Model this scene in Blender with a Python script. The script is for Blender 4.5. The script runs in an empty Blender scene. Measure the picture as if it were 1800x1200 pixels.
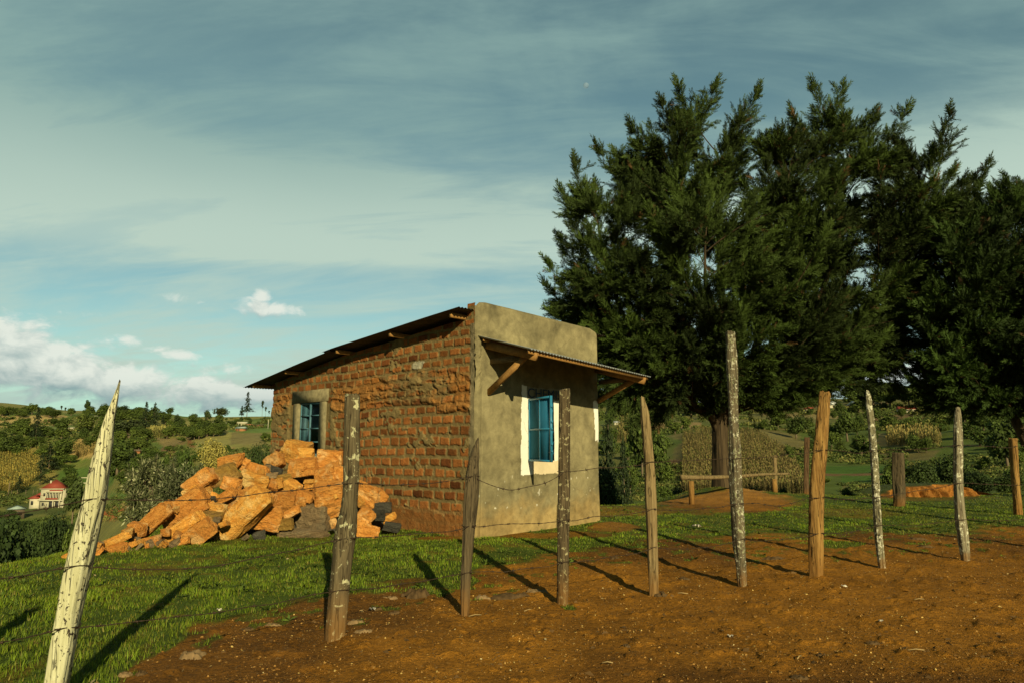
import bpy, math, random
import numpy as np
from mathutils import Vector, Matrix

random.seed(7)
rng = np.random.default_rng(11)
scene = bpy.context.scene
COL = scene.collection

# ------------------------------------------------------------------ camera
F_PX = 1200.0
PITCH = math.atan(184.0 / 1200.0)
CS, SN = math.cos(PITCH), math.sin(PITCH)
CAM = np.array([0.0, 0.0, 1.5])
cd = bpy.data.cameras.new('camera')
cd.lens = 24.0
cd.sensor_width = 36.0
cd.clip_start = 0.05
cd.clip_end = 9000.0
camo = bpy.data.objects.new('camera', cd)
COL.objects.link(camo)
camo.location = CAM
camo.rotation_euler = (math.pi / 2 + PITCH, 0, 0)
scene.camera = camo

# ------------------------------------------------------------------ light
SUN_AZ = math.radians(163.2)          # clockwise from +Y
SUN_EL = math.radians(23.0)
S_DIR = Vector((math.sin(SUN_AZ) * math.cos(SUN_EL), math.cos(SUN_AZ) * math.cos(SUN_EL), math.sin(SUN_EL)))
sl = bpy.data.lights.new('sun', 'SUN')
sl.energy = 5.0
sl.angle = math.radians(0.5)
sl.color = (1.0, 0.88, 0.54)
so = bpy.data.objects.new('sun', sl)
COL.objects.link(so)
so.rotation_euler = S_DIR.to_track_quat('Z', 'Y').to_euler()
so.location = S_DIR * 50

scene.view_settings.view_transform = 'Standard'
scene.view_settings.look = 'None'
scene.view_settings.gamma = 1.0
scene.view_settings.use_curve_mapping = False
scene.view_settings.exposure = 0.17
scene.render.engine = 'CYCLES'
scene.cycles.use_denoising = True
scene.cycles.max_bounces = 6
scene.cycles.diffuse_bounces = 1
scene.cycles.glossy_bounces = 2
scene.cycles.transparent_max_bounces = 6


# ------------------------------------------------------------------ node helper
class NT:
    def __init__(self, tree):
        self.t = tree
        tree.nodes.clear()

    def n(self, typ, ins=None, **kw):
        nd = self.t.nodes.new(typ)
        for k, v in kw.items():
            setattr(nd, k, v)
        if ins:
            for k, v in ins.items():
                self.set(nd.inputs[k], v)
        return nd

    def set(self, sock, v):
        if isinstance(v, bpy.types.NodeSocket):
            self.t.links.new(v, sock)
        elif isinstance(v, bpy.types.Node):
            self.t.links.new(v.outputs[0], sock)
        else:
            if hasattr(sock.default_value, '__len__') and not isinstance(v, (int, float)):
                v = tuple(v)
                L = len(sock.default_value)
                if len(v) == 3 and L == 4:
                    v = v + (1.0,)
            sock.default_value = v

    def m(self, op, a, b=None, c=None, clamp=False):
        nd = self.t.nodes.new('ShaderNodeMath')
        nd.operation = op
        nd.use_clamp = clamp
        self.set(nd.inputs[0], a)
        if b is not None:
            self.set(nd.inputs[1], b)
        if c is not None:
            self.set(nd.inputs[2], c)
        return nd.outputs[0]

    def vm(self, op, a, b=None):
        nd = self.t.nodes.new('ShaderNodeVectorMath')
        nd.operation = op
        self.set(nd.inputs[0], a)
        if b is not None:
            self.set(nd.inputs[1], b)
        return nd.outputs[0]

    def mix(self, f, a, b, mode='MIX'):
        nd = self.t.nodes.new('ShaderNodeMix')
        nd.data_type = 'RGBA'
        nd.blend_type = mode
        self.set(nd.inputs[0], f)
        self.set(nd.inputs[6], a)
        self.set(nd.inputs[7], b)
        return nd.outputs[2]

    def ss(self, x, lo, hi):
        nd = self.t.nodes.new('ShaderNodeMapRange')
        nd.interpolation_type = 'SMOOTHSTEP'
        self.set(nd.inputs[0], x)
        self.set(nd.inputs[1], lo)
        self.set(nd.inputs[2], hi)
        return nd.outputs[0]

    def lin(self, x, a, b, c, d):
        nd = self.t.nodes.new('ShaderNodeMapRange')
        for i, v in enumerate((x, a, b, c, d)):
            self.set(nd.inputs[i], v)
        return nd.outputs[0]

    def noise(self, vec, scale, detail=4, rough=0.55, dist=0.0):
        nd = self.n('ShaderNodeTexNoise', {'Scale': scale, 'Detail': detail, 'Roughness': rough, 'Distortion': dist})
        if vec is not None:
            self.set(nd.inputs['Vector'], vec)
        return nd.outputs[0]


# ------------------------------------------------------------------ sky
world = bpy.data.worlds.new('World')
scene.world = world
world.use_nodes = True


def build_sky():
    W = NT(world.node_tree)
    tc = W.n('ShaderNodeTexCoord')
    d = tc.outputs['Generated']
    sx = W.n('ShaderNodeSeparateXYZ', {0: d})
    X, Y, Z = sx.outputs
    az = W.m('ARCTAN2', X, Y)                     # 0 = straight ahead
    el = W.m('ARCSINE', Z)
    sky = W.n('ShaderNodeTexSky', sky_type='NISHITA', sun_disc=False, sun_elevation=SUN_EL,
              sun_rotation=SUN_AZ, altitude=2000.0, air_density=1.0, dust_density=0.3, ozone_density=1.5)
    base = W.mix(1.0, sky.outputs[0], (1.08, 1.36, 0.95), 'MULTIPLY')
    front = W.ss(Y, -0.25, 0.25)                   # unseen sky behind the camera is dimmed to deepen the shade
    dim = W.m('ADD', 0.35, W.m('MULTIPLY', front, 0.65))
    base = W.mix(1.0, base, W.n('ShaderNodeCombineXYZ', {0: dim, 1: dim, 2: dim}).outputs[0], 'MULTIPLY')
    # thin high veil: noise stretched in azimuth, tilted
    zz = W.m('ADD', W.m('MAXIMUM', Z, 0.0), 0.22)
    px = W.m('DIVIDE', X, zz)
    py = W.m('DIVIDE', Y, zz)
    pv = W.n('ShaderNodeCombineXYZ', {0: W.m('ADD', W.m('MULTIPLY', px, 0.55), W.m('MULTIPLY', py, 0.25)), 1: py, 2: 0.0}).outputs[0]
    c1 = W.noise(pv, 1.5, 7, 0.58, 0.9)
    pv2 = W.vm('MULTIPLY', pv, (0.8, 1.5, 1.0))
    c2 = W.noise(pv2, 3.4, 8, 0.62, 0.5)
    cir = W.m('ADD', W.m('MULTIPLY', c1, 0.5), W.m('MULTIPLY', c2, 0.5))
    # wavering elevation so the veil's lower rim is not a ruled line
    wob = W.m('MULTIPLY', W.m('SUBTRACT', W.noise(W.n('ShaderNodeCombineXYZ', {0: az, 1: W.m('MULTIPLY', el, 2.0), 2: 3.0}).outputs[0], 2.2, 4, 0.5), 0.5), 0.055)
    e2 = W.m('ADD', W.m('ADD', el, wob), W.m('MULTIPLY', az, -0.04))
    R = math.radians
    band = W.m('MULTIPLY', W.ss(e2, R(14.1), R(16.2)), W.m('SUBTRACT', 1.0, W.ss(e2, R(17.5), R(27))))
    low = W.m('SUBTRACT', 1.0, W.ss(e2, R(7.0), R(12.5)))
    leftp = W.m('MULTIPLY', W.ss(W.m('MULTIPLY', az, -1.0), R(2), R(36)), W.ss(e2, R(15), R(19)))
    veil = W.m('ADD', 0.20, W.m('MULTIPLY', W.ss(cir, 0.38, 0.62), 0.62))
    veil = W.m('ADD', veil, W.m('MULTIPLY', band, W.m('ADD', 0.30, W.m('MULTIPLY', cir, 0.40))))
    veil = W.m('ADD', veil, W.m('MULTIPLY', low, 0.18))
    veil = W.m('ADD', veil, W.m('MULTIPLY', leftp, 0.22), clamp=True)
    veil = W.m('MULTIPLY', veil, W.m('ADD', 0.12, W.m('MULTIPLY', front, 0.88)))
    veil_col = W.mix(W.ss(e2, R(16), R(27)), (5.9, 7.6, 6.5), (3.2, 5.0, 4.6))
    base = W.mix(veil, base, veil_col)
    # cumulus: billows summed from soft lobes, broken by noise
    lobes = [(-37.5, 6.4, 3.4, 2.2, 1.1), (-33.4, 5.4, 3.2, 1.9, 1.1), (-29.4, 4.6, 3.2, 1.5, 1.05), (-25.0, 4.0, 4.0, 1.2, 1.0),
             (-20.0, 3.7, 3.4, 1.1, 0.95), (-16.5, 3.6, 2.6, 1.0, 0.8), (-26.0, 7.0, 2.8, 0.6, 0.46), (-23.5, 5.9, 2.8, 0.6, 0.50),
             (-29.8, 7.6, 1.2, 0.5, 0.45), (-19.7, 10.75, 2.6, 0.75, 0.86), (-20.2, 11.6, 0.9, 0.8, 0.66), (-27.2, 11.1, 1.5, 0.5, 0.46),
             (-24.3, 10.8, 1.0, 0.35, 0.40), (-33.0, 9.3, 2.2, 0.4, 0.32), (14.0, 4.0, 6.0, 1.6, 0.8), (26.0, 5.0, 7.0, 2.0, 0.8),
             (55.0, 9.0, 14.0, 4.0, 0.9), (-60.0, 9.0, 14.0, 4.5, 1.0)]
    tot = None
    totu = None
    for a0, e0, sa, se, amp in lobes:
        u = W.m('DIVIDE', W.m('SUBTRACT', az, R(a0)), R(sa))
        for k, off in ((0, 0.0), (1, 0.9)):
            v = W.m('DIVIDE', W.m('SUBTRACT', el, R(e0 - off)), R(se))
            q = W.m('ADD', W.m('MULTIPLY', u, u), W.m('MULTIPLY', v, v))
            g = W.m('MULTIPLY', W.m('EXPONENT', W.m('MULTIPLY', q, -0.7)), amp)
            if k == 0:
                tot = g if tot is None else W.m('MAXIMUM', tot, g)
            else:
                totu = g if totu is None else W.m('MAXIMUM', totu, g)
    cv = W.n('ShaderNodeCombineXYZ', {0: az, 1: W.m('MULTIPLY', el, 1.5), 2: 0.4}).outputs[0]
    n1 = W.noise(cv, 24.0, 9, 0.60, 0.35)
    n2 = W.noise(W.vm('ADD', cv, (0.006, 0.020, 0.0)), 24.0, 9, 0.60, 0.35)
    dens = W.m('ADD', tot, W.m('MULTIPLY', W.m('MULTIPLY', W.m('SUBTRACT', n1, 0.5), 1.8), W.ss(tot, 0.04, 0.30)))
    densu = W.m('ADD', totu, W.m('MULTIPLY', W.m('MULTIPLY', W.m('SUBTRACT', n2, 0.5), 1.8), W.ss(totu, 0.04, 0.30)))
    mask = W.ss(dens, 0.30, 0.78)
    lit = W.m('ADD', 0.64, W.m('MULTIPLY', W.m('SUBTRACT', dens, densu), 0.95), clamp=True)
    lit = W.m('MULTIPLY', lit, W.m('ADD', 0.55, W.m('MULTIPLY', W.ss(el, R(2.0), R(5.5)), 0.45)))
    cum = W.mix(lit, (2.5, 4.0, 4.2), (9.4, 9.9, 8.8))
    base = W.mix(W.m('MULTIPLY', mask, 0.94), base, cum)
    # dull bluish murk along the horizon
    hz = W.m('MULTIPLY', W.m('SUBTRACT', 1.0, W.ss(el, R(0.5), R(5.0))), 0.5)
    base = W.mix(hz, base, (2.4, 3.9, 4.2))
    # dark cover added overhead and behind the viewer, out of view, to cut fill light
    over = W.m('MAXIMUM', W.ss(el, R(40), R(58)), W.m('MULTIPLY', W.m('SUBTRACT', 1.0, W.ss(Y, -0.1, 0.45)), W.ss(el, R(8), R(20))))
    gl = W.noise(W.vm('MULTIPLY', d, (1.0, 1.0, 2.0)), 2.2, 5, 0.6, 0.4)
    base = W.mix(W.m('MULTIPLY', over, 0.9), base, W.mix(gl, (0.5, 0.75, 0.8), (1.1, 1.5, 1.5)))
    bg = W.n('ShaderNodeBackground', {0: base, 1: 0.074})
    out = W.n('ShaderNodeOutputWorld')
    W.t.links.new(bg.outputs[0], out.inputs[0])


build_sky()


# ------------------------------------------------------------------ numeric helpers
def ray(px, py):
    a = (np.asarray(px, float) - 900) / F_PX
    b = (600 - np.asarray(py, float)) / F_PX
    return np.stack(np.broadcast_arrays(a, CS - SN * b, SN + CS * b), -1)


def at_depth(px, py, Y):
    """photo point -> world point lying at forward distance Y"""
    d = ray(px, py)
    return CAM + d * (np.asarray(Y) / d[..., 1])[..., None]


def flat(px, py, z=0.0):
    d = ray(px, py)
    return CAM + d * ((z - 1.5) / d[..., 2])[..., None]


def project(P):
    q = np.asarray(P, float) - CAM
    x = q[..., 0]
    yf = np.maximum(q[..., 1] * CS + q[..., 2] * SN, 1e-3)
    up = -q[..., 1] * SN + q[..., 2] * CS
    return 900 + F_PX * x / yf, 600 - F_PX * up / yf


def _h(ix, iy, iz, seed):
    with np.errstate(over='ignore'):
        h = (ix.astype(np.uint32) * np.uint32(374761393) + iy.astype(np.uint32) * np.uint32(668265263)
             + iz.astype(np.uint32) * np.uint32(2147483647) + np.uint32(seed * 1274126177 & 0xffffffff))
        h = (h ^ (h >> np.uint32(13))) * np.uint32(1274126177)
        h = h ^ (h >> np.uint32(16))
        h = h * np.uint32(2246822519)
        h = h ^ (h >> np.uint32(15))
    return h.astype(np.float64) / 4294967295.0


def vnoise(x, y, z=None, seed=0):
    x = np.asarray(x, float)
    y = np.asarray(y, float)
    z = np.zeros_like(x) if z is None else np.asarray(z, float)
    fx, fy, fz = np.floor(x), np.floor(y), np.floor(z)
    ix, iy, iz = fx.astype(np.int64), fy.astype(np.int64), fz.astype(np.int64)
    tx, ty, tz = x - fx, y - fy, z - fz
    tx, ty, tz = [t * t * (3 - 2 * t) for t in (tx, ty, tz)]
    r = 0
    for a in (0, 1):
        for b in (0, 1):
            for c in (0, 1):
                w = (tx if a else 1 - tx) * (ty if b else 1 - ty) * (tz if c else 1 - tz)
                r = r + w * _h(ix + a, iy + b, iz + c, seed)
    return r


def fbm(x, y, z=None, o=4, seed=0):
    r, a, s = 0, 0.5, 0
    for i in range(o):
        k = 2.03 ** i
        r = r + a * vnoise(np.asarray(x) * k + i * 7.1, np.asarray(y) * k + i * 3.7, None if z is None else np.asarray(z) * k, seed + i)
        s += a
        a *= 0.5
    return r / s


def sstep(x, a, b):
    t = np.clip((np.asarray(x, float) - a) / (b - a), 0, 1)
    return t * t * (3 - 2 * t)


def unit(v):
    v = np.asarray(v, float)
    return v / np.maximum(np.linalg.norm(v, axis=-1, keepdims=True), 1e-9)


# ------------------------------------------------------------------ mesh helpers
def mk_mesh(name, V, quads=None, tris=None, col=None, smooth=False):
    V = np.asarray(V, np.float32).reshape(-1, 3)
    q = np.zeros((0, 4), np.int32) if quads is None or len(quads) == 0 else np.asarray(quads, np.int32).reshape(-1, 4)
    t = np.zeros((0, 3), np.int32) if tris is None or len(tris) == 0 else np.asarray(tris, np.int32).reshape(-1, 3)
    me = bpy.data.meshes.new(name)
    me.vertices.add(len(V))
    me.vertices.foreach_set('co', V.ravel())
    nl = q.size + t.size
    me.loops.add(nl)
    me.loops.foreach_set('vertex_index', np.concatenate([q.ravel(), t.ravel()]))
    me.polygons.add(len(q) + len(t))
    st = np.concatenate([np.arange(len(q)) * 4, q.size + np.arange(len(t)) * 3]).astype(np.int32)
    me.polygons.foreach_set('loop_start', st)
    if smooth:
        me.polygons.foreach_set('use_smooth', np.ones(len(q) + len(t), bool))
    me.update(calc_edges=True)
    if col is not None:
        c = np.asarray(col, np.float32)
        if c.shape[1] == 3:
            c = np.concatenate([c, np.ones((len(c), 1), np.float32)], 1)
        a = me.attributes.new('col', 'FLOAT_COLOR', 'POINT')
        a.data.foreach_set('color', c.ravel())
    me.validate()
    return me


def mk(name, V, quads=None, mat=None, parent=None, tris=None, col=None, smooth=False, loc=None, world=True):
    """one mesh object; V in world space unless world=False (then local)"""
    V = np.asarray(V, float).reshape(-1, 3)
    if loc is not None and world:
        V = V - np.asarray(loc)
    if parent is not None and world:
        V = V - np.array(parent.location)
    me = mk_mesh(name, V, quads, tris, col, smooth)
    if mat is not None:
        me.materials.append(mat)
    o = bpy.data.objects.new(name, me)
    COL.objects.link(o)
    if parent is not None:
        o.parent = parent
    elif loc is not None:
        o.location = loc
    return o


def empty(name, loc=(0, 0, 0), rz=0.0):
    o = bpy.data.objects.new(name, None)
    o.empty_display_size = 0.2
    COL.objects.link(o)
    o.location = loc
    o.rotation_euler = (0, 0, rz)
    return o


def tag(o, label=None, cat=None, group=None, kind=None):
    if label:
        o['label'] = label
    if cat:
        o['category'] = cat
    if group:
        o['group'] = group
    if kind:
        o['kind'] = kind
    return o


class MB:
    """collects boxes and tubes that belong to one part"""
    def __init__(self):
        self.V, self.Q, self.T, self.n = [], [], [], 0

    def add(self, V, Q=None, T=None):
        V = np.asarray(V, float).reshape(-1, 3)
        if Q is not None and len(Q):
            self.Q.append(np.asarray(Q) + self.n)
        if T is not None and len(T):
            self.T.append(np.asarray(T) + self.n)
        self.V.append(V)
        self.n += len(V)
        return self

    def box(self, lo, hi, M=None):
        x0, y0, z0 = lo
        x1, y1, z1 = hi
        V = np.array([(x0, y0, z0), (x1, y0, z0), (x1, y1, z0), (x0, y1, z0), (x0, y0, z1), (x1, y0, z1), (x1, y1, z1), (x0, y1, z1)], float)
        if M is not None:
            V = V @ np.asarray(M[0]).T + np.asarray(M[1])
        return self.add(V, [(0, 3, 2, 1), (4, 5, 6, 7), (0, 1, 5, 4), (1, 2, 6, 5), (2, 3, 7, 6), (3, 0, 4, 7)])

    def beam(self, a, b, w, h, up=(0, 0, 1)):
        """rectangular timber from a to b"""
        a, b = np.asarray(a, float), np.asarray(b, float)
        d = unit(b - a)
        s = unit(np.cross(d, up))
        u = np.cross(s, d)
        V = [p + s * i * w / 2 + u * j * h / 2 for p in (a, b) for i, j in ((-1, -1), (1, -1), (1, 1), (-1, 1))]
        return self.add(V, [(0, 1, 2, 3), (7, 6, 5, 4), (0, 4, 5, 1), (1, 5, 6, 2), (2, 6, 7, 3), (3, 7, 4, 0)])

    def tube(self, pts, rad, n=8, rough=0.0, seed=0, caps=True, freq=3.0, flute=0.0):
        V, Q, T = tube(pts, rad, n, rough, seed, caps, freq, flute)
        return self.add(V, Q, T)

    def build(self, name, mat, parent=None, smooth=False, col=None, loc=None, world=True):
        V = np.concatenate(self.V)
        return mk(name, V, np.concatenate(self.Q) if self.Q else None, mat, parent,
                  np.concatenate(self.T) if self.T else None, col, smooth, loc, world)


def tube(pts, rad, n=8, rough=0.0, seed=0, caps=True, freq=3.0, flute=0.0, sq=0.0, turn=0.0):
    P = np.asarray(pts, float)
    rad = np.broadcast_to(np.asarray(rad, float), (len(P),))
    d = np.gradient(P, axis=0)
    d = unit(d)
    ref = np.array([0.31, 0.95, 0.02]) if abs(d[0] @ np.array([0.31, 0.95, 0.02])) < 0.9 else np.array([1.0, 0, 0])
    s = unit(np.cross(d, ref))
    u = np.cross(d, s)
    a = np.arange(n) * 2 * math.pi / n
    ca, sa = np.cos(a), np.sin(a)
    R = np.broadcast_to(rad[:, None], (len(P), n)).copy()
    L = np.concatenate([[0], np.cumsum(np.linalg.norm(np.diff(P, axis=0), axis=1))])
    if rough:
        R = R * (1 + rough * 2 * (fbm(ca[None] * 1.3 + 5 + 0 * L[:, None], sa[None] * 1.3 + 5 + 0 * L[:, None], L[:, None] * freq + 0 * a[None], 3, seed) - 0.5))
    if sq:
        q = np.maximum(np.abs(np.cos(a - turn)), np.abs(np.sin(a - turn)))
        R = R * (1 - sq + sq * 0.86 / q)[None]
    if flute:
        R = R * (1 + flute * np.cos(a[None] * 5 + L[:, None] * 0.5 + seed))
    V = P[:, None] + (s[:, None] * ca[None, :, None] + u[:, None] * sa[None, :, None]) * R[..., None]
    V = V.reshape(-1, 3)
    i = np.arange(len(P) - 1)[:, None] * n
    j = np.arange(n)[None]
    k = (j + 1) % n
    Q = np.stack([i + j, i + k, i + n + k, i + n + j], -1).reshape(-1, 4)
    T = []
    if caps:
        V = np.concatenate([V, P[:1], P[-1:]])
        nb, nt = len(V) - 2, len(V) - 1
        off = (len(P) - 1) * n
        for q in range(n):
            T.append((nb, (q + 1) % n, q))
            T.append((nt, off + q, off + (q + 1) % n))
    return V, Q, T


def spline(pts, m):
    """Catmull-Rom through pts, m samples per span"""
    P = np.asarray(pts, float)
    P = np.concatenate([2 * P[:1] - P[1:2], P, 2 * P[-1:] - P[-2:-1]])
    out = []
    for i in range(1, len(P) - 2):
        for t in np.arange(m) / m:
            a, b, c, d = P[i - 1], P[i], P[i + 1], P[i + 2]
            out.append(0.5 * ((2 * b) + (c - a) * t + (2 * a - 5 * b + 4 * c - d) * t * t + (3 * b - a - 3 * c + d) * t ** 3))
    out.append(P[-2])
    return np.array(out)


def frames(ax, roll=None, r=rng):
    """rotation matrices whose first column is ax, with a random roll"""
    ax = unit(ax)
    N = len(ax)
    ref = np.where(np.abs(ax[:, 2:3]) < 0.95, np.array([[0, 0, 1.0]]), np.array([[1.0, 0, 0]]))
    s = unit(np.cross(ref, ax))
    u = np.cross(ax, s)
    if roll is None:
        roll = r.uniform(0, 2 * math.pi, N)
    c, k = np.cos(roll)[:, None], np.sin(roll)[:, None]
    return np.stack([ax, s * c + u * k, u * c - s * k], -1)


def scatter(TV, TQ, pos, R, size, col=None):
    """copies of a small leaf template, merged (one crown, one lawn ...)"""
    TV = np.asarray(TV, float)
    size = np.asarray(size, float)
    if size.ndim == 1:
        size = size[:, None]
    V = np.einsum('nij,nkj->nki', R, TV[None] * size[:, None, :]) + pos[:, None]
    N, K = len(pos), len(TV)
    Q = (np.asarray(TQ)[None] + (np.arange(N) * K)[:, None, None]).reshape(-1, np.asarray(TQ).shape[1])
    C = None if col is None else np.repeat(col, K, 0)
    return V.reshape(-1, 3), Q, C
# ------------------------------------------------------------------ materials
def new_mat(name):
    m = bpy.data.materials.new(name)
    m.use_nodes = True
    return m, NT(m.node_tree)


def finish(T, color, rough=0.8, bump=None, bstr=0.3, bdist=0.02, spec=0.3, metal=0.0, extra=None):
    ins = {'Base Color': color, 'Roughness': rough, 'Specular IOR Level': spec, 'Metallic': metal}
    if extra:
        ins.update(extra)
    b = T.n('ShaderNodeBsdfPrincipled', ins)
    if bump is not None:
        bp = T.n('ShaderNodeBump', {'Strength': bstr, 'Distance': bdist, 'Height': bump})
        T.t.links.new(bp.outputs[0], b.inputs['Normal'])
    o = T.n('ShaderNodeOutputMaterial')
    T.t.links.new(b.outputs[0], o.inputs[0])
    return b


def attr_col(T):
    return T.n('ShaderNodeAttribute', attribute_name='col', attribute_type='GEOMETRY').outputs[0]


def m_ground():
    m, T = new_mat('ground_earth')
    c = attr_col(T)
    g = T.n('ShaderNodeNewGeometry').outputs['Position']
    a = T.noise(g, 0.35, 4)
    b = T.noise(g, 3.0, 5, 0.6)
    d = T.noise(g, 28.0, 5, 0.65)
    e = T.noise(g, 110.0, 3, 0.6)
    f = T.m('ADD', T.lin(a, 0.3, 0.7, 0.80, 1.2), T.lin(b, 0.3, 0.7, -0.22, 0.22))
    f = T.m('ADD', f, T.lin(d, 0.3, 0.7, -0.40, 0.40))
    f = T.m('ADD', f, T.lin(e, 0.3, 0.7, -0.22, 0.22))
    cc = T.mix(1.0, c, T.n('ShaderNodeCombineXYZ', {0: f, 1: f, 2: f}).outputs[0], 'MULTIPLY')
    dark = T.ss(T.noise(g, 9.0, 5, 0.7), 0.56, 0.68)
    cc = T.mix(T.m('MULTIPLY', dark, 0.38), cc, (0.06, 0.035, 0.014))
    h = T.m('ADD', T.m('MULTIPLY', d, 1.0), T.m('MULTIPLY', e, 0.5))
    finish(T, cc, 0.95, h, 0.9, 0.03, 0.1)
    return m


def m_attr(name, rough=0.9, nscale=30.0, namp=0.2, bump=0.5, bdist=0.01, spec=0.2):
    m, T = new_mat(name)
    c = attr_col(T)
    p = T.n('ShaderNodeTexCoord').outputs['Object']
    n = T.noise(p, nscale, 5, 0.65)
    n2 = T.noise(p, nscale * 0.13, 4, 0.6)
    f = T.m('ADD', T.lin(n, 0.3, 0.7, 1 - namp, 1 + namp), T.lin(n2, 0.3, 0.7, -namp * 0.8, namp * 0.8))
    cc = T.mix(1.0, c, T.n('ShaderNodeCombineXYZ', {0: f, 1: f, 2: f}).outputs[0], 'MULTIPLY')
    finish(T, cc, rough, n, bump, bdist, spec)
    return m


def m_leaf(name, rough=0.75, trans=0.12, vary=0.25):
    m, T = new_mat(name)
    c = attr_col(T)
    r = T.n('ShaderNodeObjectInfo').outputs['Random']
    f = T.lin(r, 0, 1, 1 - vary, 1 + vary)
    c = T.mix(1.0, c, T.n('ShaderNodeCombineXYZ', {0: T.m('MULTIPLY', f, T.lin(r, 0, 1, 0.95, 1.1)), 1: f, 2: f}).outputs[0], 'MULTIPLY')
    d = T.n('ShaderNodeBsdfPrincipled', {'Base Color': c, 'Roughness': rough, 'Specular IOR Level': 0.25})
    t = T.n('ShaderNodeBsdfTranslucent', {0: c})
    x = T.n('ShaderNodeMixShader', {0: trans, 1: d.outputs[0], 2: t.outputs[0]})
    o = T.n('ShaderNodeOutputMaterial')
    T.t.links.new(x.outputs[0], o.inputs[0])
    return m


def m_wood(name, dark, light, lichen=None, lich_amt=0.0, spots=None, soil=0.12, grain=1.0, lscale=9.0):
    """weathered post: long grain, lichen blotches, reddish soil at the foot"""
    m, T = new_mat(name)
    p = T.n('ShaderNodeTexCoord').outputs['Object']
    ps = T.vm('MULTIPLY', p, (1.0, 1.0, 0.06))
    g = T.noise(ps, 55.0 * grain, 5, 0.65, 0.3)
    g2 = T.noise(T.vm('MULTIPLY', p, (1, 1, 0.12)), 17.0 * grain, 4, 0.6, 0.5)
    c = T.mix(T.ss(T.m('ADD', T.m('MULTIPLY', g, 0.6), T.m('MULTIPLY', g2, 0.4)), 0.36, 0.64), dark, light)
    crack = T.ss(g, 0.36, 0.29)
    c = T.mix(T.m('MULTIPLY', T.m('SUBTRACT', 1.0, T.ss(g, 0.28, 0.37)), 0.8), c, (0.012, 0.010, 0.006))
    h = g
    ck = T.noise(T.vm('MULTIPLY', p, (1.0, 1.0, 0.035)), 30.0 * grain, 3, 0.5, 0.5)
    ck = T.m('SUBTRACT', 1.0, T.ss(T.m('ABSOLUTE', T.m('SUBTRACT', ck, 0.46)), 0.004, 0.022))
    c = T.mix(T.m('MULTIPLY', ck, 0.75), c, (0.014, 0.011, 0.006))
    h = T.m('SUBTRACT', h, T.m('MULTIPLY', ck, 0.9))
    if lichen:
        n = T.noise(p, lscale, 6, 0.68, 0.4)
        lm = T.ss(n, 0.72 - lich_amt * 0.5, 0.78 - lich_amt * 0.5)
        c = T.mix(lm, c, lichen)
    if spots:
        n = T.noise(T.vm('MULTIPLY', p, (1, 1, 0.6)), 44.0, 4, 0.62, 0.5)
        n = T.m('ADD', n, T.m('MULTIPLY', T.m('SUBTRACT', T.noise(p, 6.0, 3), 0.5), 0.45))
        c = T.mix(T.ss(n, 0.585, 0.62), c, spots)
    z = T.n('ShaderNodeSeparateXYZ', {0: p}).outputs[2]
    zn = T.m('ADD', z, T.m('MULTIPLY', T.m('SUBTRACT', T.noise(p, 14.0, 4), 0.5), 0.25))
    c = T.mix(T.m('MULTIPLY', T.m('SUBTRACT', 1.0, T.ss(zn, soil * 0.1, soil * 1.7)), 0.6), c, (0.22, 0.10, 0.02))
    finish(T, c, 0.9, T.m('ADD', h, T.m('MULTIPLY', g2, 0.6)), 0.8, 0.012, 0.15)
    return m


def m_stone(name, cols, rough=0.85):
    m, T = new_mat(name)
    p = T.n('ShaderNodeTexCoord').outputs['Object']
    oi = T.n('ShaderNodeObjectInfo').outputs['Random']
    off = T.n('ShaderNodeCombineXYZ', {0: T.m('MULTIPLY', oi, 91.0), 1: T.m('MULTIPLY', oi, 37.0), 2: T.m('MULTIPLY', oi, 53.0)}).outputs[0]
    q = T.vm('ADD', p, off)
    st = T.noise(T.vm('MULTIPLY', q, (1.5, 3.4, 3.4)), 2.4, 7, 0.7, 1.2)
    n = T.noise(q, 3.2, 5, 0.6, 0.3)
    fine = T.noise(q, 34.0, 5, 0.7)
    c = T.mix(T.ss(st, 0.34, 0.66), cols[0], cols[1])
    c = T.mix(T.m('MULTIPLY', T.ss(n, 0.52, 0.66), 0.75), c, cols[2])
    c = T.mix(T.m('MULTIPLY', T.ss(fine, 0.58, 0.70), 0.45), c, cols[3])
    rs = T.noise(T.vm('MULTIPLY', q, (2.0, 9.0, 9.0)), 3.0, 4, 0.6, 1.5)
    c = T.mix(T.m('MULTIPLY', T.ss(rs, 0.60, 0.68), 0.55), c, cols[3])
    f = T.m('ADD', T.lin(oi, 0, 1, 0.66, 1.06), T.lin(fine, 0.3, 0.7, -0.20, 0.20))
    c = T.mix(1.0, c, T.n('ShaderNodeCombineXYZ', {0: f, 1: f, 2: f}).outputs[0], 'MULTIPLY')
    h = T.m('ADD', T.m('MULTIPLY', st, 1.0), T.m('ADD', T.m('MULTIPLY', fine, 0.5), T.m('MULTIPLY', T.noise(q, 11.0, 5, 0.65), 0.7)))
    finish(T, c, rough, h, 1.0, 0.07, 0.25)
    return m


def m_plain(name, c, rough=0.7, var=0.15, scale=8.0, spec=0.3, metal=0.0, bump=0.2, stretch=(1, 1, 1), dirt=None):
    m, T = new_mat(name)
    p = T.vm('MULTIPLY', T.n('ShaderNodeTexCoord').outputs['Object'], stretch)
    n = T.noise(p, scale, 5, 0.6)
    f = T.lin(n, 0.3, 0.7, 1 - var, 1 + var)
    cc = T.mix(1.0, c, T.n('ShaderNodeCombineXYZ', {0: f, 1: f, 2: f}).outputs[0], 'MULTIPLY')
    if dirt:
        cc = T.mix(T.ss(T.noise(p, scale * 0.4, 6, 0.7), 0.50, 0.66), cc, dirt)
    finish(T, cc, rough, n, bump, 0.006, spec, metal)
    return m


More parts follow.
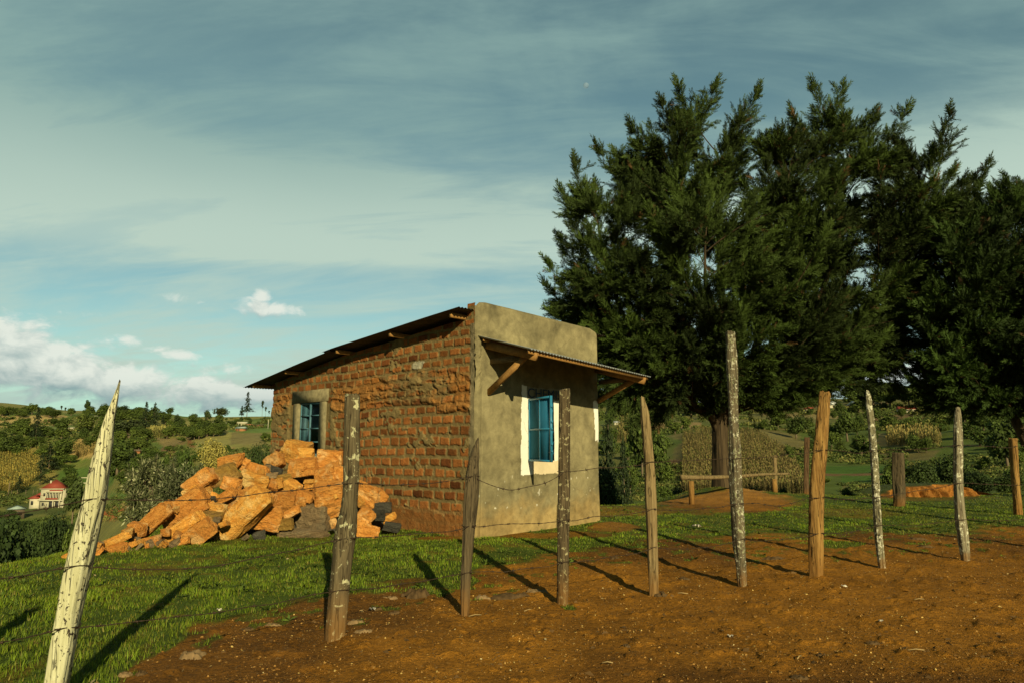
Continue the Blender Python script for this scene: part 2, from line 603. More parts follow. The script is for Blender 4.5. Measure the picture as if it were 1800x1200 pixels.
MAT = dict(
    ground=m_ground(),
    brick=m_attr('red_brick_and_mortar', 0.92, 55.0, 0.22, 0.8, 0.012, 0.1),
    leaf=m_leaf('leaf'),
    cyp=m_leaf('cypress_leaf', 0.8, 0.06, 0.06),
    grass=m_leaf('grass_blade', 0.6, 0.25, 0.0),
    maize=m_leaf('dry_maize', 0.85, 0.15, 0.0),
    bark=m_wood('bark', (0.028, 0.019, 0.010), (0.092, 0.064, 0.032), soil=0.02, grain=0.18),
    farbark=m_plain('pale_bark', (0.16, 0.12, 0.07), 0.9),
    oldblue=m_plain('weathered_blue_steel', (0.055, 0.135, 0.165), 0.6, 0.2, 9.0, 0.3, 0, 0.05),
    timber=m_plain('raw_sawn_timber', (0.30, 0.155, 0.042), 0.75, 0.3, 18.0, 0.2, 0, 0.3, (1, 1, 1)),
    oldtimber=m_plain('grey_brown_timber', (0.17, 0.12, 0.06), 0.85, 0.3, 22.0, 0.2),
    roofiron=m_plain('rusty_dark_roofing_iron', (0.075, 0.058, 0.035), 0.75, 0.35, 6.0, 0.25, 0.0, 0.1, (1, 1, 1), (0.05, 0.028, 0.014)),
    zinc=m_plain('grey_zinc_sheet', (0.34, 0.36, 0.34), 0.5, 0.18, 5.0, 0.5, 0.25, 0.05),
    concrete=m_plain('grey_concrete', (0.205, 0.172, 0.09), 0.9, 0.35, 9.0, 0.2, 0, 0.5),
    blue=m_plain('blue_painted_steel', (0.025, 0.175, 0.29), 0.42, 0.14, 9.0, 0.45, 0, 0.05),
    bluepanel=m_plain('blue_painted_sheet', (0.024, 0.140, 0.240), 0.8, 0.14, 4.0, 0.04, 0, 0.05),
    white=m_plain('white_paint', (0.76, 0.74, 0.62), 0.8, 0.06),
    farwhite=m_plain('far_cream_wall', (0.50, 0.46, 0.31), 0.85, 0.10, 1.0),
    farred=m_plain('far_red_roof', (0.24, 0.045, 0.025), 0.7, 0.12, 2.0),
    fargrey=m_plain('far_green_grey_roof', (0.26, 0.33, 0.28), 0.6, 0.15, 2.0),
    farwood=m_plain('far_weathered_planks', (0.12, 0.09, 0.055), 0.85, 0.2, 2.0),
    fardark=m_plain('far_dark_opening', (0.03, 0.03, 0.03), 0.5, 0.1),
    farbrick=m_plain('far_mud_wall', (0.30, 0.13, 0.05), 0.9, 0.15, 1.0),
    wire=m_plain('rusty_wire', (0.055, 0.035, 0.02), 0.7, 0.3, 60.0, 0.4, 0.5),
    curtain=m_plain('pale_green_curtain', (0.66, 0.70, 0.54), 0.9, 0.18, 9.0),
    ink=m_plain('dark_blue_lettering_paint', (0.02, 0.045, 0.085), 0.8, 0.1),
    inner=m_plain('dark_inner_wall', (0.10, 0.08, 0.05), 0.9, 0.1),
    clod=m_plain('dark_crumbly_earth', (0.085, 0.052, 0.022), 0.95, 0.45, 16.0, 0.1, 0, 1.0),
    flake=m_plain('grey_mud_flake', (0.20, 0.13, 0.06), 0.95, 0.35, 16.0, 0.1, 0, 1.0),
    straw=m_plain('dry_pale_straw', (0.34, 0.24, 0.10), 0.9, 0.2, 12.0),
    paper=m_plain('dirty_white_scrap', (0.62, 0.56, 0.42), 0.85, 0.2, 12.0),
    pebble=m_attr('pebbles', 0.9, 20.0, 0.2, 0.2),
    tarp=m_plain('blue_plastic', (0.02, 0.22, 0.36), 0.5, 0.2, 6.0),
    stone=m_stone('orange_quartzite', [(0.56, 0.205, 0.032), (0.74, 0.335, 0.070), (0.84, 0.52, 0.20), (0.34, 0.118, 0.020)]),
    olivestone=m_stone('ochre_stone', [(0.28, 0.15, 0.028), (0.40, 0.24, 0.05), (0.34, 0.20, 0.06), (0.18, 0.09, 0.02)]),
    palestone=m_stone('pale_quartzite', [(0.66, 0.26, 0.034), (0.80, 0.42, 0.088), (0.84, 0.58, 0.22), (0.46, 0.165, 0.024)]),
    darkstone=m_stone('dark_basalt', [(0.045, 0.042, 0.032), (0.085, 0.078, 0.055), (0.11, 0.10, 0.07), (0.03, 0.03, 0.024)]),
    brownstone=m_stone('brown_boulder', [(0.20, 0.13, 0.062), (0.27, 0.19, 0.095), (0.23, 0.18, 0.10), (0.12, 0.08, 0.04)]),
)


def m_plaster():
    m, T = new_mat('cement_plaster')
    c = attr_col(T)
    p = T.n('ShaderNodeTexCoord').outputs['Object']
    a = T.noise(p, 1.6, 5, 0.6, 0.9)
    b = T.noise(p, 6.0, 6, 0.65, 0.5)
    d = T.noise(p, 60.0, 4, 0.6)
    f = T.m('ADD', T.lin(a, 0.3, 0.7, 0.66, 1.30), T.lin(b, 0.3, 0.7, -0.26, 0.26))
    f = T.m('ADD', f, T.lin(d, 0.3, 0.7, -0.08, 0.08))
    white = T.n('ShaderNodeAttribute', attribute_name='paint', attribute_type='GEOMETRY').outputs['Fac']
    f = T.m('ADD', T.m('MULTIPLY', f, T.m('SUBTRACT', 1.0, T.m('MULTIPLY', white, 0.85))), T.m('MULTIPLY', white, 0.85))
    cc = T.mix(1.0, c, T.n('ShaderNodeCombineXYZ', {0: f, 1: f, 2: f}).outputs[0], 'MULTIPLY')
    v = T.n('ShaderNodeTexVoronoi', {'Vector': T.vm('ADD', p, T.vm('MULTIPLY', T.n('ShaderNodeCombineXYZ', {0: b, 1: b, 2: a}).outputs[0], (0.5, 0.5, 0.5))), 'Scale': 1.3},
            feature='DISTANCE_TO_EDGE').outputs[0]
    cr = T.m('MULTIPLY', T.m('SUBTRACT', 1.0, T.ss(v, 0.004, 0.012)), T.ss(a, 0.5, 0.6))
    cc = T.mix(T.m('MULTIPLY', cr, 0.28), cc, (0.09, 0.07, 0.035))
    finish(T, cc, 0.88, T.m('ADD', b, T.m('MULTIPLY', d, 0.4)), 0.35, 0.02, 0.2)
    return m


MAT['plaster'] = m_plaster()


def m_glass():
    m, T = new_mat('window_glass')
    b = T.n('ShaderNodeBsdfGlossy', {'Color': (0.8, 0.85, 0.85), 'Roughness': 0.03})
    t = T.n('ShaderNodeBsdfTransparent', {0: (0.78, 0.84, 0.80)})
    fr = T.n('ShaderNodeFresnel', {0: 1.5})
    x = T.n('ShaderNodeMixShader', {0: fr, 1: t.outputs[0], 2: b.outputs[0]})
    o = T.n('ShaderNodeOutputMaterial')
    T.t.links.new(x.outputs[0], o.inputs[0])
    return m


MAT['glass'] = m_glass()
# ------------------------------------------------------------------ terrain
# profiles of the land along a few bearings: (distance m, height m)
def az_of(px):
    return math.degrees(math.atan((px - 900) / 1214.0))


FLAT = [(1, 0), (60, 0), (200, 1), (2500, 5)]
PROF = [
    (-180, FLAT), (-120, FLAT), (-75, [(1, 0), (8, 0), (16, -1.5), (40, -7), (120, -18), (250, -20), (600, 20), (1000, 48), (2500, 40)]),
    (az_of(0), [(1, 0), (10.6, 0), (12.5, -.15), (16, -1.3), (25, -3.6), (45, -7.5), (80, -13), (120, -18), (180, -20), (220, -20.6), (250, -20), (300, -17),
                (380, -9), (480, 4), (600, 19), (750, 35), (900, 47), (1100, 50), (2500, 40)]),
    (az_of(130), [(1, 0), (11.5, 0), (15, -.35), (20, -1.4), (30, -3.6), (60, -8.5), (100, -13), (150, -16), (200, -18), (250, -19), (300, -14), (360, -7), (450, 7),
                  (560, 18), (700, 29), (900, 40), (1100, 45), (2500, 40)]),
    (az_of(250), [(1, 0), (14, 0), (18, -.35), (24, -1.3), (40, -3.6), (60, -5.3), (90, -6.3), (130, -4.8), (180, 0), (240, 5.4), (320, 12.5), (450, 20), (600, 26),
                  (900, 35), (2500, 36)]),
    (az_of(380), [(1, 0), (17, 0), (22, -.4), (30, -1.4), (50, -3.2), (80, -3.9), (120, -1.6), (160, 2.2), (220, 7.5), (290, 12), (400, 15.5), (700, 20), (2500, 20)]),
    (az_of(480), [(1, 0), (20, 0), (30, -1.2), (50, -2.4), (80, -2.8), (120, -.6), (180, 5.0), (250, 11.5), (300, 13), (500, 16), (900, 20), (2500, 20)]),
    (az_of(800), [(1, 0), (20, 0), (40, -2), (80, -5), (150, -4.5), (250, 6), (400, 22), (600, 32), (900, 40), (2500, 40)]),
    (az_of(1060), [(1, 0), (18.5, 0), (22, -.35), (30, -1.8), (50, -4.5), (80, -5.5), (130, -5), (200, 3), (300, 14), (420, 27), (600, 40), (900, 45), (2500, 45)]),
    (az_of(1270), [(1, 0), (23, 0), (27, -.4), (40, -2.2), (60, -4.5), (80, -5.5), (110, -4), (160, 2), (220, 7), (320, 15), (420, 25), (600, 37), (2500, 40)]),
    (az_of(1450), [(1, 0), (24, 0), (28, -.3), (40, -1.5), (60, -3.5), (90, -4), (130, -2.5), (200, 2.5), (300, 13), (420, 26), (600, 38), (2500, 40)]),
    (az_of(1800), [(1, 0), (28, 0), (45, -1), (80, -3), (120, -1), (180, 5), (300, 16), (420, 28), (600, 40), (2500, 40)]),
    (75, [(1, 0), (60, 0), (120, 3), (300, 14), (600, 20), (2500, 20)]), (120, FLAT), (180, FLAT)]
_LR = np.linspace(0, math.log(2500), 400)
_PA = np.array([p[0] for p in PROF])
_PZ = []
for _, pr in PROF:
    zz = np.interp(_LR, [math.log(r) for r, z in pr], [z for r, z in pr])
    k = np.hanning(13)
    k /= k.sum()
    _PZ.append(np.convolve(np.pad(zz, 6, mode='edge'), k, 'valid'))
_PZ = np.array(_PZ)
TREE_AT = flat(1270, 870)[:2]
BANK_AT = flat(1640, 868)[:2]


def terrain(x, y):
    x, y = np.asarray(x, float), np.asarray(y, float)
    r = np.maximum(np.hypot(x, y), 1.01)
    az = np.degrees(np.arctan2(x, y))
    i = np.clip(np.searchsorted(_PA, az, side='right') - 1, 0, len(_PA) - 2)
    t = np.clip((az - _PA[i]) / (_PA[i + 1] - _PA[i]), 0, 1)
    t = t * t * (3 - 2 * t)
    f = np.clip(np.log(r) / _LR[-1] * 399, 0, 398.999)
    j = f.astype(int)
    u = f - j
    a = _PZ[i, j] * (1 - u) + _PZ[i, j + 1] * u
    b = _PZ[i + 1, j] * (1 - u) + _PZ[i + 1, j + 1] * u
    z = a * (1 - t) + b * t
    far = sstep(r, 40, 160)
    z = z + far * (fbm(x * 0.018, y * 0.018, o=4, seed=3) - 0.5) * 5.0
    near = 1 - sstep(r, 20, 60)
    z = z + near * ((fbm(x * 0.9, y * 0.9, o=3, seed=5) - 0.5) * 0.07)
    d = np.hypot(x - TREE_AT[0], y - TREE_AT[1])
    z = z + (0.24 + 0.25 * (fbm(x * 1.5, y * 1.5, o=4, seed=8) - .5)) * np.exp(-(d / 2.0) ** 2) * sstep(r, 14, 18)
    return z


def ground_hit(px, py, rmin=6.0, rmax=1800.0):
    """first ground point seen along the sight line through a photo point"""
    d = ray(px, py)
    h = d / np.hypot(d[0], d[1])
    r = np.exp(np.linspace(math.log(rmin), math.log(rmax), 420))
    z = terrain(h[0] * r, h[1] * r)
    diff = CAM[2] + h[2] * r - z
    idx = np.where(diff <= 0)[0]
    k = idx[0] if len(idx) else int(np.argmin(diff / r))
    if len(idx) and k > 0:
        t = diff[k - 1] / (diff[k - 1] - diff[k])
        q = r[k - 1] + (r[k] - r[k - 1]) * t
        return np.array([h[0] * q, h[1] * q, float(terrain(h[0] * q, h[1] * q))])
    return np.array([h[0] * r[k], h[1] * r[k], z[k]])


DIRT_X = [-400, 0, 200, 260, 330, 450, 600, 700, 800, 900, 1000, 1100, 1250, 1450, 1600, 1800, 2400]
DIRT_Y = [1500, 1330, 1215, 1172, 1112, 1076, 1044, 1030, 1014, 994, 972, 958, 948, 941, 935, 928, 915]


def grassiness(x, y):
    """1 where grass grows in the yard, 0 on bare earth"""
    x, y = np.asarray(x, float), np.asarray(y, float)
    P = np.stack([x, y, np.zeros_like(x)], -1)
    px, py = project(P)
    n = (fbm(x * 1.6, y * 1.6, o=4, seed=21) - 0.5)
    edge = np.interp(px, DIRT_X, DIRT_Y) + n * 70 * np.interp(py, [880, 1000, 1200], [0.25, 0.7, 1.2])
    g = sstep(edge - py, -6, 8)
    g = np.where(y < 1.5, 0.0, g)
    hi = fbm(x * 5.5, y * 5.5, o=3, seed=23)
    g = np.maximum(g, 0.75 * sstep(hi, .63, .68) * (edge - py > -42) * (py < 1190) * (y > 1.5))
    g = g * (1 - 0.30 * sstep(fbm(x * 2.7 + 5, y * 2.7, o=3, seed=24), .60, .68) * (y < 14))
    # grass tongues in the dirt
    for cx, cy, sx, sy in ((800, 1022, 46, 16), (1470, 957, 50, 7), (1000, 1068, 16, 5), (770, 1040, 40, 6)):
        g = np.maximum(g, 0.9 * (((px - cx) / sx) ** 2 + ((py - cy) / sy) ** 2 + n * 1.6 < 0.8))
    # worn earth round the bench and at the shop's foot
    for cx, cy, sx, sy, am in ((1290, 884, 130, 15, 1.0), (1080, 926, 44, 9, 0.85), (1130, 896, 150, 12, 0.55), (960, 940, 130, 6, 0.8), (780, 945, 60, 5, 0.8),
                               (1480, 900, 110, 10, 0.35), (1640, 872, 110, 8, 0.5), (440, 955, 170, 8, 0.12)):
        q = ((px - cx) / sx) ** 2 + ((py - cy) / sy) ** 2 + n * 1.8
        g = g * (1 - am * (1 - sstep(q, 0.5, 1.15)))
    return np.clip(g, 0, 1)


C_DIRT = np.array((0.262, 0.112, 0.012))
C_DIRT2 = np.array((0.155, 0.067, 0.010))
C_ORANGE = np.array((0.34, 0.165, 0.034))
C_SOD = np.array((0.060, 0.088, 0.011))

PATCH = [  # px, py, half w, half h, colour: plots on the far slopes
    (40, 830, 75, 48, (0.20, 0.165, 0.04)), (45, 740, 70, 12, (0.34, 0.25, 0.09)), (110, 755, 50, 8, (0.10, 0.13, 0.04)),
    (150, 838, 60, 18, (0.075, 0.125, 0.022)), (148, 785, 26, 20, (0.30, 0.21, 0.07)), (60, 888, 60, 16, (0.06, 0.075, 0.022)),
    (225, 873, 45, 10, (0.085, 0.13, 0.028)), (225, 888, 40, 3, (0.28, 0.18, 0.07)), (215, 903, 42, 9, (0.30, 0.10, 0.03)),
    (300, 790, 18, 22, (0.15, 0.09, 0.04)), (342, 775, 14, 14, (0.15, 0.08, 0.03)), (430, 768, 45, 16, (0.15, 0.125, 0.045)), (395, 793, 20, 8, (0.18, 0.11, 0.045)),
    (375, 770, 40, 30, (0.20, 0.18, 0.055)), (290, 757, 40, 10, (0.24, 0.20, 0.06)), (280, 775, 50, 8, (0.17, 0.13, 0.05)), (240, 800, 40, 26, (0.08, 0.11, 0.025)),
    (440, 752, 40, 8, (0.09, 0.13, 0.03)), (30, 862, 40, 12, (0.07, 0.085, 0.02)),
    (1300, 815, 110, 58, (0.16, 0.135, 0.045)), (1110, 758, 26, 18, (0.26, 0.20, 0.07)), (1190, 748, 45, 7, (0.30, 0.21, 0.08)),
    (1175, 850, 40, 18, (0.10, 0.11, 0.03)), (1175, 820, 26, 12, (0.16, 0.10, 0.045)), (1500, 826, 70, 9, (0.065, 0.125, 0.015)), (1520, 840, 50, 8, (0.07, 0.13, 0.016)),
    (1505, 833, 66, 2.2, (0.16, 0.09, 0.04)), (1530, 858, 55, 9, (0.15, 0.125, 0.04)), (1590, 772, 60, 12, (0.24, 0.19, 0.065)), (1580, 735, 50, 8, (0.18, 0.12, 0.045)),
    (1410, 728, 70, 9, (0.24, 0.19, 0.07)), (1600, 800, 60, 10, (0.14, 0.12, 0.04)), (1720, 830, 60, 14, (0.10, 0.11, 0.03))]


def ground_colour(x, y, z):
    r = np.hypot(x, y)
    P = np.stack([x, y, z], -1)
    px, py = project(P)
    n1 = fbm(x * 0.5, y * 0.5, o=4, seed=31)[:, None]
    n2 = fbm(x * 3.1, y * 3.1, o=4, seed=32)[:, None]
    dirt = C_DIRT * (1 - sstep(n1, 0.42, 0.62)) + C_DIRT2 * sstep(n1, 0.42, 0.62)
    dirt = dirt * (0.7 + 0.6 * n2)
    d = np.hypot(x - TREE_AT[0], y - TREE_AT[1])[:, None]
    oj = np.exp(-(d / 3.2) ** 2)
    oj = oj * (0.55 + 0.9 * n2)
    oj = np.clip(oj, 0, 1)
    oj = np.maximum(oj, 0.45 * np.exp(-(((px - 1085) / 40) ** 2 + ((py - 927) / 12) ** 2))[:, None] * (r < 30)[:, None])
    dirt = dirt * (1 - oj) + C_ORANGE * oj
    g = grassiness(x, y)[:, None]
    near = dirt * (1 - g) + C_SOD * (0.7 + 0.7 * n2) * g
    m1 = fbm(x * 0.011, y * 0.011, o=4, seed=41)[:, None]
    m2 = fbm(x * 0.05, y * 0.05, o=4, seed=42)[:, None]
    far = np.array((0.110, 0.150, 0.026)) * (1 - sstep(m1, 0.40, 0.60)) + np.array((0.185, 0.175, 0.050)) * sstep(m1, 0.40, 0.60)
    far = far * (0.7 + 0.6 * m2)
    nn = (fbm(x * 0.06, y * 0.06, o=3, seed=43) - 0.5)
    for cx, cy, sx, sy, c in PATCH:
        q = np.maximum(np.abs((px - cx) / sx), np.abs((py - cy) / sy)) + nn * 0.7
        k = ((1 - sstep(q, 0.9, 1.0)) * (r > 45))[:, None]
        far = far * (1 - k) + np.array(c) * 1.25 * (0.8 + 0.4 * m2) * k
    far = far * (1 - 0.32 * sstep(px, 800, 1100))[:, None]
    t = sstep(r, 26, 42)[:, None]
    mid = np.array((0.085, 0.125, 0.020)) * (0.7 + 0.6 * n1)
    near = np.where((r > 11)[:, None], near, near)
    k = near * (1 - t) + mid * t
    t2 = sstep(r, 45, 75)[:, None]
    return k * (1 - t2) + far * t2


def build_ground():
    rr = list(np.linspace(0.4, 3.0, 18))
    yy = np.arange(1300.0, 852.0, -1.35)
    rr += [r for r in (1.5 / ((yy - 784) / 1190.0)) if r > 3.05]
    rr += list(np.exp(np.linspace(math.log(rr[-1] * 1.01), math.log(2400), 300)))
    rr = np.array(sorted(rr))
    az = np.concatenate([np.linspace(-180, -46, 40)[:-1], np.linspace(-46, 46, 640), np.linspace(46, 180, 40)[1:-1]])
    A, Rr = np.meshgrid(np.radians(az), rr)
    X, Y = np.sin(A) * Rr, np.cos(A) * Rr
    Z = terrain(X, Y)
    rn = np.hypot(X, Y)
    g = grassiness(X, Y)
    cl = fbm(X * 7, Y * 7, o=4, seed=51)
    Z = Z + (1 - sstep(rn, 24, 32)) * (1 - g) * ((cl - 0.5) * 0.022 + 0.016 * sstep(cl, 0.60, 0.70))
    n, m = X.shape
    V = np.stack([X, Y, Z], -1).reshape(-1, 3)
    i = np.arange(n - 1)[:, None] * m
    j = np.arange(m)[None]
    k = (j + 1) % m
    Q = np.stack([i + j, i + m + j, i + m + k, i + k], -1).reshape(-1, 4)
    V = np.concatenate([V, [[0, 0, 0]]])
    T = np.stack([np.full(m, len(V) - 1), np.arange(m), (np.arange(m) + 1) % m], -1)
    c = ground_colour(V[:, 0], V[:, 1], V[:, 2])
    o = mk('ground', V, Q, MAT['ground'], tris=T, col=c, smooth=True)
    tag(o, 'red dirt yard, grassy bank and green farmed hillsides beyond', 'ground', kind='structure')


build_ground()
# ------------------------------------------------------------------ the brick building
HA = np.array([-0.6127, 11.673, 0.0])
HANG = math.atan2(0.71737, 0.69669)
HW = np.array([0.69669, 0.71737, 0])
HB = np.array([-0.71737, 0.69669, 0])
FW, SD = 3.46, 7.30                      # front width, side length
shop = empty('brick_building', HA, HANG)
tag(shop, 'small red brick building with grey plastered front, tin awning and blue shutter', 'building')


def hl(P):
    """house-local -> world"""
    P = np.asarray(P, float)
    return HA + P[..., :1] * HW + P[..., 1:2] * HB + P[..., 2:] * np.array([0, 0, 1.0])


def roof_z(y):
    return np.interp(y, [-0.1, 0.0, 4.35, 8.2], [3.84, 3.83, 3.50, 2.985])


def build_brick_wall():
    dy = 0.0135
    ys = np.arange(0.03, SD + 0.001, dy)
    zs = np.arange(-0.25, 4.02, 0.0125)
    Y, Z = np.meshgrid(ys, zs)
    top = np.where(ys < 0.24, 3.98, roof_z(ys) - 0.085)
    CH, BL = 0.166, 0.298
    wob = (fbm(Y * 0.8, Z * 0.8, o=3, seed=60) - 0.5)
    zz = np.where(Z < 2.2, Z * 0.89, 2.2 * 0.89 + (Z - 2.2)) + wob * 0.08
    row = np.floor(zz / CH)
    v = (zz / CH - row - 0.5) * CH
    yy = Y + (row % 2) * 0.5 * BL + (_h(row.astype(int), 0 * row.astype(int), 0 * row.astype(int), 5) - .5) * 0.12
    ci = np.floor(yy / BL)
    u = (yy / BL - ci - 0.5) * BL
    R1 = _h(ci.astype(int) + 500, row.astype(int) + 500, 0 * row.astype(int), 61)
    R2 = _h(ci.astype(int) + 500, row.astype(int) + 500, 0 * row.astype(int), 62)
    R3 = _h(ci.astype(int) + 500, row.astype(int) + 500, 0 * row.astype(int), 63)
    hw = 0.120 + (R1 - .5) * 0.03
    hh = 0.055 + (R2 - .5) * 0.018
    n_e = fbm(Y * 16, Z * 16, o=4, seed=64) - 0.5
    tilt = (R3 - .5) * 0.10
    du = np.abs(u + (R2 - .5) * 0.02) - hw
    dv = np.abs(v + tilt * u) - hh
    sd = np.maximum(du, dv) + n_e * 0.035
    brick = 1 - sstep(sd, -0.008, 0.006)
    fine = fbm(Y * 40, Z * 40, o=3, seed=65)
    mid = fbm(Y * 7, Z * 7, o=4, seed=66)
    lowf = fbm(Y * 1.3, Z * 2.6, o=4, seed=67)
    H = brick * (0.010 + R1 * 0.014 + (mid - .5) * 0.014) + (fine - .5) * 0.010
    mort = (mid - 0.5) * 0.030 + (fine - .5) * 0.016
    # mortar smeared over the faces in places
    low_side = 1 - sstep(Z, 1.7, 2.3)
    smear = sstep(lowf + (mid - .5) * 0.6, 0.66 - 0.07 * low_side, 0.75 - 0.07 * low_side)
    # the rough ring-beam zone: thick mud and ledges that overhang
    ctr = np.interp(Y, [0, 1.5, 3.0, 4.8, 6.1, 7.3], [2.36, 2.62, 2.58, 2.40, 2.40, 2.36]) + (lowf - 0.5) * 0.4
    zone = sstep(Z, ctr - 0.34, ctr - 0.22) * (1 - sstep(Z, ctr + 0.22, ctr + 0.42))
    zone = zone * (1 - sstep(Y, 6.9, 7.3) * 0.5)
    wq = sstep(np.minimum(np.minimum(Y - 4.62, 6.42 - Y), np.minimum(Z - 1.0, 2.92 - Z)), -0.06, 0.06)
    zone = zone * (1 - wq)
    lump = fbm(Y * 3.2, Z * 6.5, o=5, seed=68)
    led = sstep(np.sin((Z - ctr) * 24 + (lump - .5) * 9), 0.15, 0.55)
    beam = zone * (led * 0.024 + sstep(lump, 0.40, 0.62) * 0.010 + (lump - .5) * 0.028)
    H = np.maximum(H, mort + 0.030 * smear)
    H = H + beam
    foot = 1 - sstep(Z + (mid - .5) * 0.3, 0.28, 0.52)
    corner = 1 - sstep(Y + (mid - .5) * 0.10, 0.11, 0.17)
    H = np.where(foot > 0.5, (mid - .5) * 0.03 + 0.022 + (fine - .5) * .012, H)
    H = H * (1 - 0.7 * wq)
    H = H * (1 - corner) + corner * (0.02 + (mid - .5) * 0.05 * sstep(Z, 2.2, 2.8) + (mid - .5) * 0.015)
    H = np.where((Y < 0.26) & (Z > roof_z(Y) - 0.1), H * 0.6, H)
    # colours
    cb = np.array((0.235, 0.088, 0.023)) * (0.55 + 0.85 * R3)[..., None] * (0.8 + 0.4 * mid)[..., None]
    cb = np.where((R1 > 0.9)[..., None], cb * np.array((0.55, 0.5, 0.55)), cb)
    cm = np.array((0.178, 0.130, 0.052)) * (0.75 + 0.5 * mid)[..., None]
    c = cb * brick[..., None] + cm * (1 - brick)[..., None]
    c = np.where((smear > 0.5)[..., None], cm * 0.95, c)
    mudn = fbm(Y * 1.1 + 9, Z * 1.9, o=4, seed=69)
    mud = np.array((0.30, 0.120, 0.024)) * (0.7 + 0.6 * lump)[..., None]
    mk_ = 0.6 * (1 - wq) * sstep(mudn + zone * 0.10, 0.55, 0.64) * np.maximum(zone, 0.35 * sstep(Z, 1.9, 2.3) * (1 - sstep(Z, 3.0, 3.2)))
    beamc = np.array((0.165, 0.115, 0.045)) * (0.7 + 0.6 * lump)[..., None]
    kz = (0.75 * zone * (1 - brick * 0.9 * (1 - sstep(lump, .42, .6))))[..., None]
    c = c * (1 - kz) + beamc * kz
    c = c * (1 - mk_[..., None]) + mud * mk_[..., None]
    c = c * (1 - 0.85 * foot[..., None]) + np.array((0.22, 0.095, 0.026)) * (0.75 + .5 * mid)[..., None] * 0.85 * foot[..., None]
    cc = np.array((0.19, 0.155, 0.085)) * (0.7 + 0.6 * mid)[..., None]
    kc = (corner * (Z < 3.62))[..., None]
    c = c * (1 - kc) + cc * kc
    patch = (((Y - 1.62) / 0.20) ** 2 + ((Z - 3.02) / 0.075) ** 2 + (n_e * 1.6)) < 1
    c = np.where(patch[..., None], np.array((0.33, 0.30, 0.20)), c)
    Zc = np.minimum(Z, top[None])
    V = np.stack([-H, Y, Zc], -1)
    n, m = Y.shape
    i = np.arange(n - 1)[:, None] * m
    j = np.arange(m - 1)[None]
    Q = np.stack([i + j, i + m + j, i + m + j + 1, i + j + 1], -1)
    yc = (ys[:-1] + ys[1:]) / 2
    zc = (zs[:-1] + zs[1:]) / 2
    keep = ~((yc[None] > 5.07) & (yc[None] < 5.97) & (zc[:, None] > 1.28) & (zc[:, None] < 2.50))
    keep &= ~(zs[:-1][:, None] >= top[None, :-1])
    Q = Q[keep]
    wall = mk('brick_wall', V, Q, MAT['brick'], shop, col=c.reshape(-1, 3), smooth=False, world=False)
    return wall


